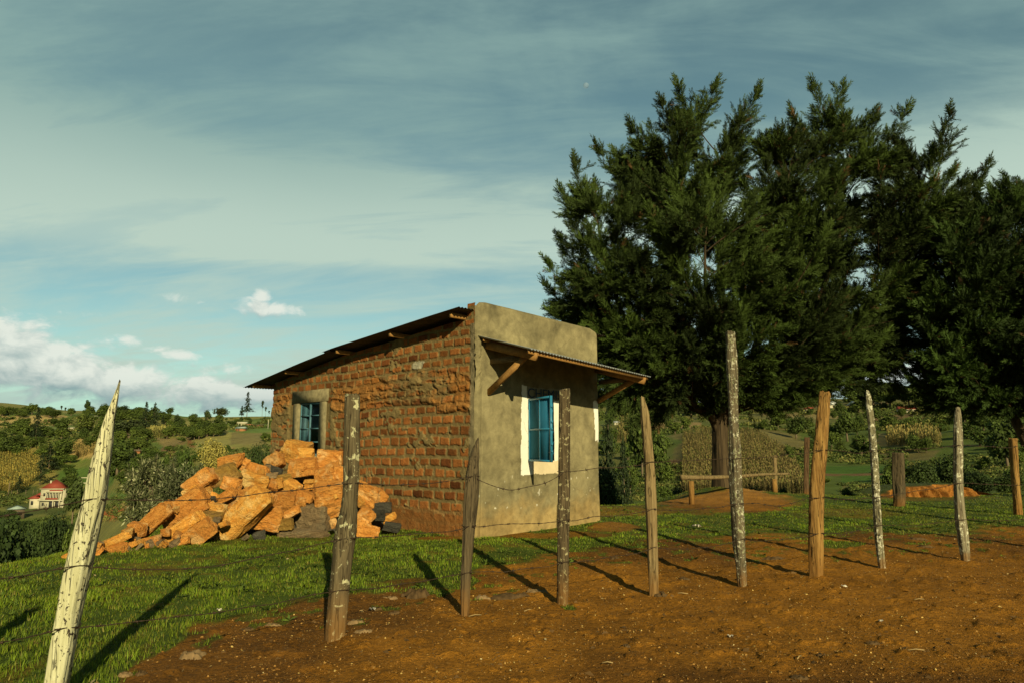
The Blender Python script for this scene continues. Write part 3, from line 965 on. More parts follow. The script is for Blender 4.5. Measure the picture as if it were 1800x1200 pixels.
def build_front():
    xs = np.linspace(0, FW, 300)
    zs = np.linspace(-0.25, 1.0, 330)
    X = np.broadcast_to(xs, (len(zs), len(xs))).copy()
    top = np.interp(xs, [0, 0.04, 0.10, 0.25, FW - .2, FW - .06, FW], [3.86, 3.95, 4.0, 4.02, 3.925, 3.88, 3.78])
    t = np.linspace(0, 1, len(zs))[:, None]
    Z = -0.25 + (top[None] + 0.25) * t
    e = np.minimum(np.minimum(X, FW - X), np.maximum(top[None] - Z, 0) * 0.9)
    back = 0.05 * np.clip(1 - e / 0.06, 0, 1) ** 2
    lowf = fbm(X * 1.1, Z * 1.1, o=3, seed=71)
    mid = fbm(X * 6, Z * 6, o=4, seed=72)
    Yv = back - (lowf - .5) * 0.05 - (mid - .5) * 0.010
    # rough top of the corner where the plaster stops
    rough = (1 - sstep(X, 0.05, 0.16)) * sstep(Z, 2.3, 2.7) * (1 - sstep(Z, 3.35, 3.6))
    Yv = Yv - rough * (fbm(X * 14, Z * 14, o=4, seed=73) - .45) * 0.09
    ridge = np.exp(-((X - 0.135) / 0.012) ** 2) * (1 - sstep(Z, 2.2, 2.6)) * 0.012
    Yv = Yv + ridge
    # colour
    c = np.array((0.184, 0.155, 0.078)) * (0.78 + 0.44 * mid)[..., None]
    pale = sstep(lowf, 0.42, 0.66)[..., None]
    c = c * (1 - pale * 0.5) + np.array((0.27, 0.23, 0.118)) * pale * 0.5
    foot = (1 - sstep(Z + (mid - .5) * .5, 0.15, 0.75))[..., None]
    c = c * (1 - foot * 0.55) + np.array((0.36, 0.23, 0.075)) * foot * 0.55
    n = (mid - .5) * 0.05 + (fbm(X * 22, Z * 3, o=3, seed=74) - .5) * 0.03
    R = (X > 1.115 + n) & (X < 2.475 + n) & (Z > 1.0 + n) & (Z < 2.60 + n)
    W2 = (X > 3.30 + n * 1.2 - 0.03 * (Z > 1.85)) & (Z > 1.62 + n * 3) & (Z < 2.42 + n)
    below = (Z < 1.235) & R & (X > 1.42)
    paint = (R | W2)
    wc = np.array((0.78, 0.76, 0.64))
    c = np.where(paint[..., None], wc, c)
    c = np.where(below[..., None], np.array((0.66, 0.54, 0.33)) * (0.85 + .3 * mid)[..., None], c)
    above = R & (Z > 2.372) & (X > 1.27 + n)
    c = np.where(above[..., None], np.array((0.24, 0.225, 0.15)) * (0.8 + .4 * mid)[..., None], c)  # awning shade painted into the white band above the window
    spl = (fbm(X * 17, Z * 9, o=3, seed=75) > 0.81) & (Z < 1.0) & (Z > 0.3)
    c = np.where(spl[..., None], np.array((0.5, 0.46, 0.34)), c)
    V = np.stack([X, Yv, Z], -1)
    nn, m = X.shape
    i = np.arange(nn - 1)[:, None] * m
    j = np.arange(m - 1)[None]
    Q = np.stack([i + j, i + j + 1, i + m + j + 1, i + m + j], -1)
    xc = (xs[:-1] + xs[1:])[None] / 2
    zc = (Z[:-1, :-1] + Z[1:, 1:]) / 2
    keep = ~((xc > 1.30) & (xc < 2.02) & (zc > 1.235) & (zc < 2.37))
    Q = Q[keep]
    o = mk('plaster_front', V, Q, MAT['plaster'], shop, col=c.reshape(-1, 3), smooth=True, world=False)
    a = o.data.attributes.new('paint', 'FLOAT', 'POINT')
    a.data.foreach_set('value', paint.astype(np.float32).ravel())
    # the masonry behind it: reveals, parapet top and end
    b = MB()
    zt = 3.84
    b.box((0.02, 0.10, -0.25), (1.30, 0.235, zt)).box((2.02, 0.10, -0.25), (FW - 0.02, 0.235, zt))
    b.box((1.30, 0.10, -0.25), (2.02, 0.235, 1.232)).box((1.30, 0.10, 2.373), (2.02, 0.235, zt))
    for k in range(24):      # rounded cement coping, falling a little to the right
        x0, x1 = 0.025 + k * (FW - .05) / 24, 0.025 + (k + 1) * (FW - .05) / 24
        h = np.interp((x0 + x1) / 2, [0, .3, FW], [3.965, 4.0, 3.895])
        b.box((x0, 0.10, zt), (x1, 0.20, h - .03))
    b.build('parapet', MAT['concrete'], shop, world=False)


def build_shop():
    build_brick_wall()
    build_front()
    MB().box((0.04, SD - .18, -0.25), (FW, SD, roof_z(SD) - 0.1)).build('back_wall', MAT['farbrick'], shop, world=False)
    V = [(FW, 0.24, -.25), (FW, SD - .18, -.25), (FW, SD - .18, roof_z(SD) - .12), (FW, 4.3, roof_z(4.3) - .1), (FW, .24, roof_z(.24) - .1)]
    V2 = [(x - .18, y, z) for x, y, z in V]
    bm = MB().add(V + V2, [(5, 6, 1, 0), (6, 7, 2, 1), (7, 8, 3, 2), (8, 9, 4, 3)], [(0, 1, 2), (0, 2, 3), (0, 3, 4), (5, 7, 6), (5, 8, 7), (5, 9, 8)])
    bm.build('side_wall', MAT['farbrick'], shop, world=False)
    # dark inner leaf of the brick wall, so the window shows a room and not the yard
    b = MB()
    b.box((0.19, 0.26, -.25), (0.30, 5.05, 2.8)).box((0.19, 5.99, -.25), (0.30, SD - .2, 2.8)).box((0.19, 5.05, -.25), (0.30, 5.99, 1.25)).box((0.19, 5.05, 2.52), (0.30, 5.99, 2.8))
    b.build('inner_wall', MAT['inner'], shop, world=False)
    # ---- roof
    for y0, y1, dz, nm in ((0.055, 4.45, 0.0, 'upper'), (4.15, 8.16, -0.022, 'lower')):
        xs = np.arange(-0.40, FW + 0.35, 0.0127)
        ys = np.linspace(y0, y1, 14)
        X, Y = np.meshgrid(xs, ys)
        Zr = roof_z(Y) + dz + 0.010 * np.sin(X / 0.076 * 2 * math.pi) + (fbm(X * .8 + 3, Y * .9, o=2, seed=80) - .5) * 0.03
        if nm == 'upper':
            Zr = Zr + 0.02
        n, m = X.shape
        i = np.arange(n - 1)[:, None] * m
        j = np.arange(m - 1)[None]
        Q = np.stack([i + j, i + j + 1, i + m + j + 1, i + m + j], -1).reshape(-1, 4)
        V = np.stack([X, Y, Zr], -1).reshape(-1, 3)
        V = np.concatenate([V, V - (0, 0, 0.004)])
        Q = np.concatenate([Q, Q[:, ::-1] + n * m])
        mk('roof_sheet', V, Q, MAT['roofiron'], shop, smooth=True, world=False)
    for y in (0.32, 2.10, 3.98, 6.15, 7.75):
        z = float(roof_z(y)) - 0.058
        b = MB().box((-0.33, y - 0.035, z - 0.04), (FW + .2, y + 0.035, z + 0.035))
        b.build('purlin', MAT['timber'], shop, world=False)
    # ---- awning
    xs = np.arange(0.03, 3.53, 0.0127)
    ys = np.linspace(0.0, -1.24, 6)
    X, Y = np.meshgrid(xs, ys)
    Z = (3.392 - 0.0565 * X) + Y * (0.322 / 1.15) + 0.011 * np.sin(X / 0.076 * 2 * math.pi)
    n, m = X.shape
    i = np.arange(n - 1)[:, None] * m
    j = np.arange(m - 1)[None]
    Q = np.stack([i + j, i + m + j, i + m + j + 1, i + j + 1], -1).reshape(-1, 4)
    V = np.stack([X, Y, Z], -1).reshape(-1, 3)
    V = np.concatenate([V, V - (0, 0, 0.005)])
    Q = np.concatenate([Q, Q[:, ::-1] + n * m])
    mk('awning_sheet', V, Q, MAT['zinc'], shop, smooth=True, world=False)

    def az(x, y):
        return 3.392 - 0.0565 * x + y * (0.322 / 1.15)
    for x in (0.22, 3.36):
        b = MB().beam((x, 0.0, az(x, 0) - 0.125), (x, -1.20, az(x, -1.20) - 0.105), 0.055, 0.13)
        b.build('rafter', MAT['timber'], shop, world=False)
        b = MB().beam((x + .06, 0.0, 2.42), (x + .06, -0.90, az(x, -.90) - 0.15), 0.05, 0.10)
        b.build('brace', MAT['timber'], shop, world=False)
        b = MB().beam((x + .12, 0.0, 2.97 - (x > 1) * .15), (x + .12, -0.78, 2.98 - (x > 1) * .15), 0.05, 0.09)
        b.build('tie_beam', MAT['oldtimber'], shop, world=False)
    MB().beam((0.06, -1.16, az(.06, -1.16) - .052), (3.50, -1.16, az(3.5, -1.16) - .052), 0.04, 0.062).build('fascia', MAT['timber'], shop, world=False)
    MB().beam((0.06, -0.10, az(.06, -.1) - .045), (3.46, -0.10, az(3.46, -.1) - .045), 0.04, 0.05).build('batten', MAT['timber'], shop, world=False)
    # ---- shutter window at the front
    fr = MB()
    fr.box((1.302, 0.03, 1.237), (1.335, 0.10, 2.368)).box((1.985, 0.03, 1.237), (2.018, 0.10, 2.368))
    fr.box((1.335, 0.03, 1.237), (1.985, 0.10, 1.27)).box((1.335, 0.03, 2.335), (1.985, 0.10, 2.368))
    for z in (1.35, 1.55, 1.75, 1.95, 2.15, 2.27):
        fr.box((1.975, 0.0, z), (2.010, 0.028, z + .045))
    w = fr.build('shutter_frame', MAT['blue'], shop, world=False)
    g = MB()
    for k in range(5):
        x = 1.335 + (k + 1) * .65 / 6
        g.box((x - .006, 0.06, 1.27), (x + .006, 0.072, 2.335))
    for z in (1.6, 1.95):
        g.box((1.335, 0.072, z - .006), (1.985, 0.084, z + .006))
    g.build('grille', MAT['blue'], w, world=False)
    xs = np.linspace(1.25, 2.25, 60)
    V = np.concatenate([[(x, 0.30 + .02 * math.sin(x * 40), z) for x in xs] for z in (1.1, 2.5)])
    Q = [(k, k + 1, 60 + k + 1, 60 + k) for k in range(59)]
    mk('curtain', V, Q, MAT['curtain'], shop, smooth=True, world=False)
    ang = math.radians(113)
    hx, hy = 1.30, -0.035
    c, s = math.cos(-ang), math.sin(-ang)
    M = (np.array([[c, -s, 0], [s, c, 0], [0, 0, 1]]), np.array([hx, hy, 0]))
    LW, z0, z1 = 0.92, 1.238, 2.366
    zc = (z0 + z1) / 2
    p = MB()
    p.box((0.02, -0.006, z0 + .02), (LW - .02, 0.006, z1 - .02), M)
    leaf = p.build('shutter', MAT['bluepanel'], shop, world=False)
    f = MB()
    for x0, x1 in ((0, .035), (LW - .04, LW)):
        f.box((x0, -0.02, z0), (x1, 0.02, z1), M)
    f.box((LW / 2 - .014, -0.017, z0 + .03), (LW / 2 + .014, 0.017, z1 - .03), M)
    for za, zb in ((z0, z0 + .035), (zc - .014, zc + .014), (z1 - .035, z1)):
        f.box((.035, -0.019, za), (LW - .04, 0.019, zb), M)
    for z in (1.40, 1.52, 1.78, 1.90, 2.16):
        f.box((LW, -0.014, z), (LW + .022, 0.014, z + .035), M)
    f.build('shutter_bars', MAT['blue'], leaf, world=False)
    # ---- lettering over the shutter
    cu = bpy.data.curves.new('lettering', 'FONT')
    cu.body = 'CHEMIST'
    cu.size = 0.25
    cu.extrude = 0.002
    tmp = bpy.data.objects.new('lettering_tmp', cu)
    COL.objects.link(tmp)
    bpy.context.view_layer.update()
    me = bpy.data.meshes.new_from_object(tmp.evaluated_get(bpy.context.evaluated_depsgraph_get()))
    bpy.data.objects.remove(tmp)
    co = np.array([v.co[:] for v in me.vertices])
    wd = co[:, 0].max()
    co[:, 0] = 1.26 + co[:, 0] * (1.14 / wd)
    zz = 2.395 + co[:, 1] * 1.0
    for k, v in enumerate(me.vertices):
        v.co = (co[k, 0], -0.030 + co[k, 2], zz[k])
    me.materials.clear()
    me.materials.append(MAT['ink'])
    o = bpy.data.objects.new('lettering', me)
    COL.objects.link(o)
    o.parent = shop
    # ---- window in the brick wall
    b = MB()
    b.box((-0.040, 4.74, 2.49), (0.14, 6.30, 2.76))
    b.build('lintel', MAT['concrete'], shop, world=False)
    b = MB()
    b.box((-0.030, 4.80, 1.17), (0.14, 5.07, 2.49)).box((-0.030, 5.97, 1.17), (0.14, 6.24, 2.49)).box((-0.034, 5.07, 1.17), (0.14, 5.97, 1.30))
    b.build('window_surround', MAT['concrete'], shop, world=False)
    fr = MB()
    y0, y1, z0, z1 = 5.075, 5.965, 1.303, 2.487
    X0, X1 = 0.005, 0.045
    fr.box((X0, y0, z0), (X1, y0 + .04, z1)).box((X0, y1 - .04, z0), (X1, y1, z1))
    fr.box((X0, y0 + .04, z0), (X1, y1 - .04, z0 + .04)).box((X0, y0 + .04, z1 - .04), (X1, y1 - .04, z1))
    ym = (y0 + y1) / 2
    fr.box((X0 - .008, ym - .025, z0 + .04), (X1 - .005, ym + .025, z1 - .04))
    for z in (1.60, 1.90, 2.19):
        fr.box((X0, y0 + .04, z - .012), (X1 - .01, ym - .025, z + .012)).box((X0, ym + .025, z - .012), (X1 - .01, y1 - .04, z + .012))
    win = fr.build('window', MAT['oldblue'], shop, world=False)
    MB().box((0.024, y0 + .03, z0 + .03), (0.028, y1 - .03, z1 - .03)).build('pane', MAT['glass'], win, world=False)
    ys = np.linspace(5.0, 6.05, 80)
    V = np.concatenate([[(0.155 + .02 * math.sin(y * 31) + .008 * math.sin(y * 77), y, z) for y in ys] for z in (1.2, 2.6)])
    Q = [(k, 80 + k, 80 + k + 1, k + 1) for k in range(79)]
    mk('curtain', V, Q, MAT['curtain'], shop, smooth=True, world=False)


build_shop()
# ------------------------------------------------------------------ heap of quarry stones against the brick wall
import bmesh


def rock_mesh(name, size, seed, mat, flat_=0.0, detail=2):
    """angular split block: hull of points on a jittered box, cut faces kept fairly flat"""
    r = np.random.default_rng(seed)
    bm = bmesh.new()
    pts = []
    for sx in (-1, 1):
        for sy in (-1, 1):
            for sz in (-1, 1):
                p = np.array([sx, sy, sz]) * r.uniform(0.62, 1.0, 3)
                pts.append(p)
    for k in range(7):
        d = unit(r.normal(size=3))
        d = d / np.max(np.abs(d)) * r.uniform(0.82, 1.0)
        pts.append(d)
    P = np.array(pts) * np.array(size) / 2
    for p in P:
        bm.verts.new(p)
    bmesh.ops.convex_hull(bm, input=bm.verts)
    for v in [v for v in bm.verts if not v.link_faces]:
        bm.verts.remove(v)
    mn = min(size)
    bmesh.ops.bevel(bm, geom=list(bm.edges), offset=mn * 0.028, segments=1, affect='EDGES', profile=0.6)
    bmesh.ops.triangulate(bm, faces=bm.faces)
    for _ in range(detail):
        bmesh.ops.subdivide_edges(bm, edges=[e for e in bm.edges if e.calc_length() > mn * 0.10], cuts=1, use_grid_fill=True)
        bmesh.ops.triangulate(bm, faces=bm.faces)
    bm.normal_update()
    co = np.array([v.co[:] for v in bm.verts])
    no = np.array([v.normal[:] for v in bm.verts])
    s = 2.2 / mn
    n = fbm(co[:, 0] * s * .6 + 50 + seed, co[:, 1] * s * 1.6 + 50, co[:, 2] * s * 1.6 + 50, 4, seed) - 0.5
    st = np.floor(fbm(co[:, 0] * s * .3 + 20, co[:, 1] * s * 1.1 + 20, co[:, 2] * s * 1.1 + 20 + seed, 3, seed + 9) * 7) / 7 - .5
    ch = fbm(co[:, 0] * s * 2.6 + 70, co[:, 1] * s * 2.6 + 70, co[:, 2] * s * 2.6 + 70, 3, seed + 4) - 0.5
    co = co + no * (n * 0.13 + st * 0.13 + ch * 0.10)[:, None] * mn
    for v, c in zip(bm.verts, co):
        v.co = c
    bm.normal_update()
    me = bpy.data.meshes.new(name)
    bm.to_mesh(me)
    bm.free()
    me.materials.append(mat)
    return me


PILE_X = [90, 130, 200, 260, 330, 400, 460, 520, 580, 640, 700]
PILE_BASE = [982, 978, 972, 964, 962, 958, 950, 945, 945, 945, 938]
PILE_TOP = [976, 968, 935, 890, 850, 805, 800, 772, 790, 840, 900]


def pile_point(px, py):
    by = np.interp(px, PILE_X, PILE_BASE)
    ty = np.interp(px, PILE_X, PILE_TOP)
    b = flat(px, by)
    hgt = (by - ty) / 1200 * b[1]
    f = np.clip((by - py) / max(by - ty, 1), 0, 1.05)
    Y = b[1] + f * hgt * 1.05
    return at_depth(px, py, Y), Y


# px, py, width, height, turn (deg), material, label
STONES = [
    (515, 793, 50, 46, -20, 'palestone', 'pale topmost block of the stone heap, below the small side window'),
    (536, 797, 36, 24, -5, 'palestone', 'striped pale block tucked against the topmost block of the heap'),
    (577, 805, 48, 31, -4, 'stone', 'broad orange stone high on the heap, right of the topmost block'),
    (529, 824, 58, 40, 8, 'stone', 'rounded orange stone directly beneath the topmost block'),
    (571, 831, 52, 36, 14, 'stone', 'wedge shaped orange stone with a shaded lower face, below the high broad stone'),
    (598, 834, 28, 42, 80, 'stone', 'upright orange stone half hidden behind the thick grey post, high on the heap'),
    (480, 812, 36, 28, 28, 'stone', 'leaning orange stone at the wall corner, left of the topmost block'),
    (479, 829, 38, 20, -18, 'darkstone', 'dark grey stone between orange ones near the wall corner'),
    (403, 811, 46, 24, 8, 'stone', 'rounded orange stone crowning the left shoulder of the heap'),
    (424, 815, 22, 22, -25, 'stone', 'small orange stone at the right end of the left shoulder stone'),
    (384, 836, 60, 33, 24, 'olivestone', 'long mustard coloured slab tilted on the left shoulder of the heap'),
    (448, 827, 50, 26, -14, 'stone', 'flat orange slab behind the pale flat slab, upper middle of the heap'),
    (444, 846, 54, 30, -12, 'palestone', 'pale flat slab facing the sun in the upper middle of the heap'),
    (403, 851, 34, 25, -10, 'stone', 'rounded stone under the mustard coloured slab'),
    (347, 848, 56, 34, 40, 'stone', 'big sloping orange stone on the upper left edge of the heap'),
    (333, 862, 30, 20, 30, 'palestone', 'small pale stone at the foot of the upper left edge'),
    (490, 841, 44, 16, 4, 'olivestone', 'thin ochre slab lying level in the middle of the heap'),
    (480, 853, 34, 24, 12, 'palestone', 'lumpy pale stone left of centre, under the thin ochre slab'),
    (508, 859, 32, 28, -30, 'palestone', 'cracked pale stone right of the lumpy one, mid heap'),
    (498, 882, 40, 38, -5, 'stone', 'squarish stone with a pale lower corner in the middle of the heap'),
    (466, 879, 26, 36, 75, 'stone', 'upright stone between the long tilted slab and the squarish stone'),
    (521, 880, 18, 32, 80, 'stone', 'narrow upright stone left of the biggest boulder'),
    (535, 872, 19, 36, 70, 'stone', 'narrow leaning stone touching the biggest boulder'),
    (549, 853, 30, 18, 6, 'palestone', 'pale chip resting above the biggest boulder'),
    (574, 880, 68, 68, 10, 'stone', 'biggest rounded boulder of the heap, left of the thick grey post'),
    (643, 868, 56, 40, -24, 'stone', 'smooth orange boulder right of the thick grey post'),
    (668, 874, 22, 26, 50, 'stone', 'small orange stone at the far right end of the heap'),
    (672, 892, 34, 20, 0, 'darkstone', 'black stone at the right end of the heap against the wall'),
    (660, 906, 34, 24, -5, 'darkstone', 'black stone with a whitish crust near the right end of the heap'),
    (637, 909, 36, 34, 60, 'stone', 'broken orange stone right of the thick post, above the lowest block'),
    (641, 934, 56, 30, -10, 'stone', 'lowest orange block on the grass, right of the thick post'),
    (683, 911, 14, 24, -60, 'palestone', 'small pale sliver standing by the wall at the right end of the heap'),
    (687, 926, 34, 16, -12, 'darkstone', 'low grey stone in the grass at the right end of the heap'),
    (412, 914, 142, 50, 44, 'palestone', 'long squared slab leaning down the front of the heap'),
    (319, 893, 98, 44, 32, 'stone', 'long thick orange slab on the left flank of the heap'),
    (256, 921, 84, 30, 46, 'stone', 'dark grained slab standing steeply on the left flank'),
    (283, 893, 46, 18, 26, 'stone', 'thin orange stone peeping above the left flank'),
    (318, 926, 84, 26, 36, 'palestone', 'narrow tilted slab in front of the left flank'),
    (336, 943, 76, 36, 38, 'stone', 'pointed slab at the front foot of the heap, half in grass'),
    (236, 931, 34, 26, -15, 'stone', 'round stone at the left end of the steep dark grained slab'),
    (188, 953, 76, 17, 26, 'palestone', 'long thin pale slab lying at the left tail of the heap'),
    (203, 964, 46, 17, 8, 'stone', 'low brown-orange stone in the grass at the left tail'),
    (262, 953, 32, 24, 10, 'stone', 'blocky stone on the grass between the left tail and the front slabs'),
    (240, 957, 24, 16, 15, 'palestone', 'small pale stone left of the blocky one in the grass'),
    (118, 977, 24, 11, 22, 'palestone', 'last little stone of the heap, behind the leaning white post'),
    (288, 936, 18, 14, 0, 'stone', 'little stone wedged under the long thick orange slab'),
    (374, 896, 44, 27, -20, 'palestone', 'pale stone left of the long squared slab, mid front'),
    (365, 913, 38, 26, -12, 'olivestone', 'ochre stone under the pale one, left of the long squared slab'),
    (392, 873, 44, 20, 30, 'stone', 'tilted orange slab lowest of the two on the left middle'),
    (421, 874, 54, 23, 32, 'stone', 'tilted orange slab above the upper end of the long squared slab'),
    (464, 912, 64, 44, -4, 'stone', 'broad red-orange block right of the long squared slab'),
    (505, 905, 46, 17, 30, 'stone', 'slim slanting slab on the edge of the brown boulder'),
    (498, 922, 38, 22, 5, 'olivestone', 'low ochre stone at the foot of the slim slanting slab'),
    (537, 914, 66, 54, 0, 'brownstone', 'dull brown boulder at the bottom, under the biggest boulder'),
    (525, 939, 92, 16, 1, 'brownstone', 'flat grey-brown kerb-like slab in the grass at the foot of the heap'),
    (366, 882, 26, 22, 0, 'darkstone', 'dark stone in the gap right of the long thick orange slab'),
    (560, 927, 28, 16, 0, 'brownstone', 'small brown stone in the shadow of the thick post'),
    (355, 866, 34, 16, 24, 'palestone', 'thin pale slab above the long thick orange slab'),
    (453, 943, 22, 18, 10, 'darkstone', 'little dark stone in the grass under the red-orange block'),
]


def build_heap():
    grp = 'quarry stones heaped against the brick wall'
    for k, (px, py, w, h, rot, mat, lab) in enumerate(STONES):
        P, Y = pile_point(px, py)
        sc = Y / 1200.0
        r = np.random.default_rng(100 + k)
        size = (w * sc * 1.02, max(w * 0.45, h) * sc * r.uniform(0.75, 1.0), h * sc * 1.0)
        me = rock_mesh('stone', size, 200 + k, MAT[mat], detail=3)
        o = bpy.data.objects.new('stone', me)
        COL.objects.link(o)
        P = P + np.array([0, size[1] * 0.42 + (0.35 if mat == 'brownstone' and h > 40 else 0), 0])
        # keep it on the ground
        g = terrain(P[0], P[1])
        P[2] = max(P[2], g + 0.02)
        o.location = P
        o.rotation_euler = (math.radians(r.uniform(-10, 22)), -math.radians(rot), math.radians(r.uniform(-16, 16)))
        tag(o, lab, 'stone', grp)
    r = np.random.default_rng(44)
    for k in range(46):                  # chips in the gaps and along the tail
        px = r.uniform(175, 655) if k < 32 else r.uniform(130, 330)
        by, ty = np.interp(px, PILE_X, PILE_BASE), np.interp(px, PILE_X, PILE_TOP)
        py = by + (ty - by) * (r.uniform(0.05, 0.85) if k < 32 else r.uniform(-0.1, 0.2))
        P, Y = pile_point(px, py)
        w = r.uniform(11, 24) * Y / 1200
        mt = r.choice(['stone', 'palestone', 'stone', 'brownstone'])
        me = rock_mesh('stone', (w, w * r.uniform(.5, .8), w * r.uniform(.4, .75)), 400 + k, MAT[mt], detail=2)
        o = bpy.data.objects.new('stone', me)
        COL.objects.link(o)
        P[2] = max(P[2], terrain(P[0], P[1]) + .02)
        o.location = P - np.array([0, .03, 0])
        o.rotation_euler = (r.uniform(-.6, .6), r.uniform(-.9, .9), r.uniform(-3, 3))
        tag(o, 'one of the small broken chips lying between the bigger stones of the heap', 'stone', 'small chips in the stone heap')
    # earth and rubble core that the stones lie on
    xs = np.linspace(150, 690, 90)
    rows = 30
    V = []
    for v in np.linspace(-0.02, 1.0, rows):
        for x in xs:
            by, ty = np.interp(x, PILE_X, PILE_BASE), np.interp(x, PILE_X, PILE_TOP)
            P, Y = pile_point(x, by + (ty + 26 - by) * v)
            P = P + np.array([0, 0.62, -0.20])
            if v < 0.0:
                P[2] = -0.25
            V.append(P)
    V = np.array(V)
    n = fbm(V[:, 0] * 3, V[:, 1] * 3, V[:, 2] * 3, 4, 88) - .5
    V[:, 2] += n * 0.28
    m = len(xs)
    Q = [(a * m + b, a * m + b + 1, a * m + m + b + 1, a * m + m + b) for a in range(rows - 1) for b in range(m - 1)]
    # close the back down to the ground
    back = V[-m:].copy()
    back[:, 2] = -0.3
    back[:, 1] += 0.25
    base = len(V)
    V = np.concatenate([V, back])
    Q += [(base - m + b, base - m + b + 1, base + b + 1, base + b) for b in range(m - 1)]
    o = mk('rubble_heap', V, Q, MAT['darkstone'], loc=flat(450, 948))
    tag(o, 'dark rubble core showing in the gaps between the heaped orange stones', 'rubble')


build_heap()

# ------------------------------------------------------------------ fence posts
WOOD = dict(
    limewash=m_wood('whitewashed_post', (0.4232, 0.4048, 0.2208), (0.6072, 0.5888, 0.368), (0.055, 0.045, 0.03), 0.0, (0.05, 0.04, 0.028), 0.10),
    greylichen=m_wood('grey_post_with_lichen', (0.0713, 0.0546, 0.0279), (0.1488, 0.1178, 0.062), (0.46, 0.44, 0.25), 0.30, None, 0.30, lscale=13.0),
    grey=m_wood('grey_split_post', (0.062, 0.0465, 0.026), (0.1364, 0.1023, 0.0527), None, 0, None, 0.22),
    flaky=m_wood('grey_brown_flaky_post', (0.0527, 0.0372, 0.0186), (0.124, 0.093, 0.0484), (0.36, 0.32, 0.17), 0.32, None, 0.25, lscale=24.0),
    pale=m_wood('pale_cracked_post', (0.1518, 0.1023, 0.0429), (0.2772, 0.2046, 0.0957), None, 0, None, 0.2),
    mottled=m_wood('mottled_lichen_post', (0.078, 0.063, 0.036), (0.162, 0.132, 0.078), (0.50, 0.48, 0.34), 0.32, (0.30, 0.31, 0.17), 0.14, lscale=22.0),
    tan=m_wood('debarked_tan_post', (0.1716, 0.0858, 0.0218), (0.3588, 0.2106, 0.0624), None, 0, None, 0.3),
    whitemoss=m_wood('white_mossy_post', (0.1364, 0.1178, 0.062), (0.248, 0.2294, 0.1364), (0.60, 0.58, 0.42), 0.40, (0.045, 0.04, 0.028), 0.10, lscale=18.0),
    twotone=m_wood('grey_post_pale_below', (0.155, 0.124, 0.0744), (0.2728, 0.248, 0.155), (0.56, 0.55, 0.38), 0.34, None, 0.10, lscale=14.0),
    brown=m_wood('brown_plank_post', (0.07, 0.0385, 0.0182), (0.147, 0.0875, 0.042), None, 0, None, 0.15),
)

# centre line in the photo: (px, py, width px) from the foot up
POSTS = [
    ('limewash', [(94, 1235, 35), (99, 1200, 34), (116, 1100, 36), (135, 1000, 38), (153, 920, 36), (165, 870, 34), (178, 800, 28), (189, 740, 17), (200, 700, 9), (208, 667, 2.0)],
     'tall leaning whitewashed fence post with a sharp tip, nearest of the fence', 6, 0.15),
    ('greylichen', [(588, 1122, 36), (593, 1060, 36), (600, 990, 37), (607, 935, 40), (613, 895, 33), (617, 850, 30), (619, 760, 31), (620, 700, 30), (620, 696, 26)],
     'thick bent grey fence post with lichen spots in front of the stone heap', 9, 0.08),
    ('grey', [(817, 1081, 15), (818, 1020, 18), (822, 950, 22), (828, 870, 28), (831, 820, 22), (836, 790, 13), (840, 768, 3)],
     'flat grey fence post tapering to a point at the building corner', 7, 0.2),
    ('flaky', [(989, 1063, 21), (990, 960, 22), (991, 850, 22), (992, 700, 21), (992, 688, 20)],
     'straight flaky grey-brown fence post in front of the blue shutter', 9, 0.06),
    ('pale', [(1149, 1045, 17), (1147, 960, 19), (1144, 880, 21), (1142, 820, 19), (1138, 770, 18), (1134, 730, 17), (1129, 698, 8)],
     'crooked pale cracked fence post just right of the building', 8, 0.15),
    ('mottled', [(1305, 1029, 15), (1301, 970, 20), (1296, 890, 23), (1293, 800, 21), (1290, 720, 18), (1288, 650, 21), (1286, 600, 18), (1285, 583, 17)],
     'tallest fence post, mottled with grey lichen, in front of the big cypress trunk', 7, 0.16),
    ('tan', [(1434, 1014, 24), (1433, 930, 26), (1434, 850, 26), (1441, 760, 23), (1446, 700, 21), (1447, 690, 20)],
     'stout debarked tan fence post with a split top', 6, 0.1),
    ('whitemoss', [(1551, 996, 13), (1546, 950, 14), (1541, 880, 14), (1537, 800, 13), (1532, 740, 12), (1528, 700, 10), (1526, 686, 6)],
     'thin slanting fence post covered in white moss', 8, 0.14),
    ('twotone', [(1697, 985, 14), (1692, 940, 18), (1687, 895, 16), (1685, 840, 15), (1685, 770, 15), (1685, 730, 11), (1685, 716, 8)],
     'kinked fence post, grey above and whitish below, far right foreground', 8, 0.1),
    ('tan', [(1790, 904, 14), (1785, 850, 13), (1781, 800, 14), (1779, 770, 15)],
     'short tan fence post at the right edge of the grass', 7, 0.1),
    ('grey', [(1580, 889, 19), (1580, 840, 20), (1579, 795, 20)],
     'short broad square grey-brown post on the grass before the red bank', 4, 0.04),
    ('brown', [(1417, 870, 10), (1417, 815, 10), (1418, 768, 11)],
     'thin flat reddish brown post behind the stout tan post', 4, 0.05),
    ('pale', [(1364, 866, 7), (1363, 835, 6.5), (1362, 800, 6.5)],
     'little pale stake behind the right end of the bench', 6, 0.08),
    # the fence goes on past the picture's edges
    ('grey', [(1858, 968, 16), (1856, 800, 16), (1852, 690, 12)], 'fence post just outside the right of the view', 7, 0.1),
    ('tan', [(2010, 950, 18), (2004, 800, 18), (2002, 680, 14)], 'second fence post outside the right of the view', 7, 0.1),
    ('grey', [(-420, 1420, 50), (-410, 1000, 48), (-400, 760, 40)], 'fence post outside the left of the view', 7, 0.1),
]
POST_XY = []


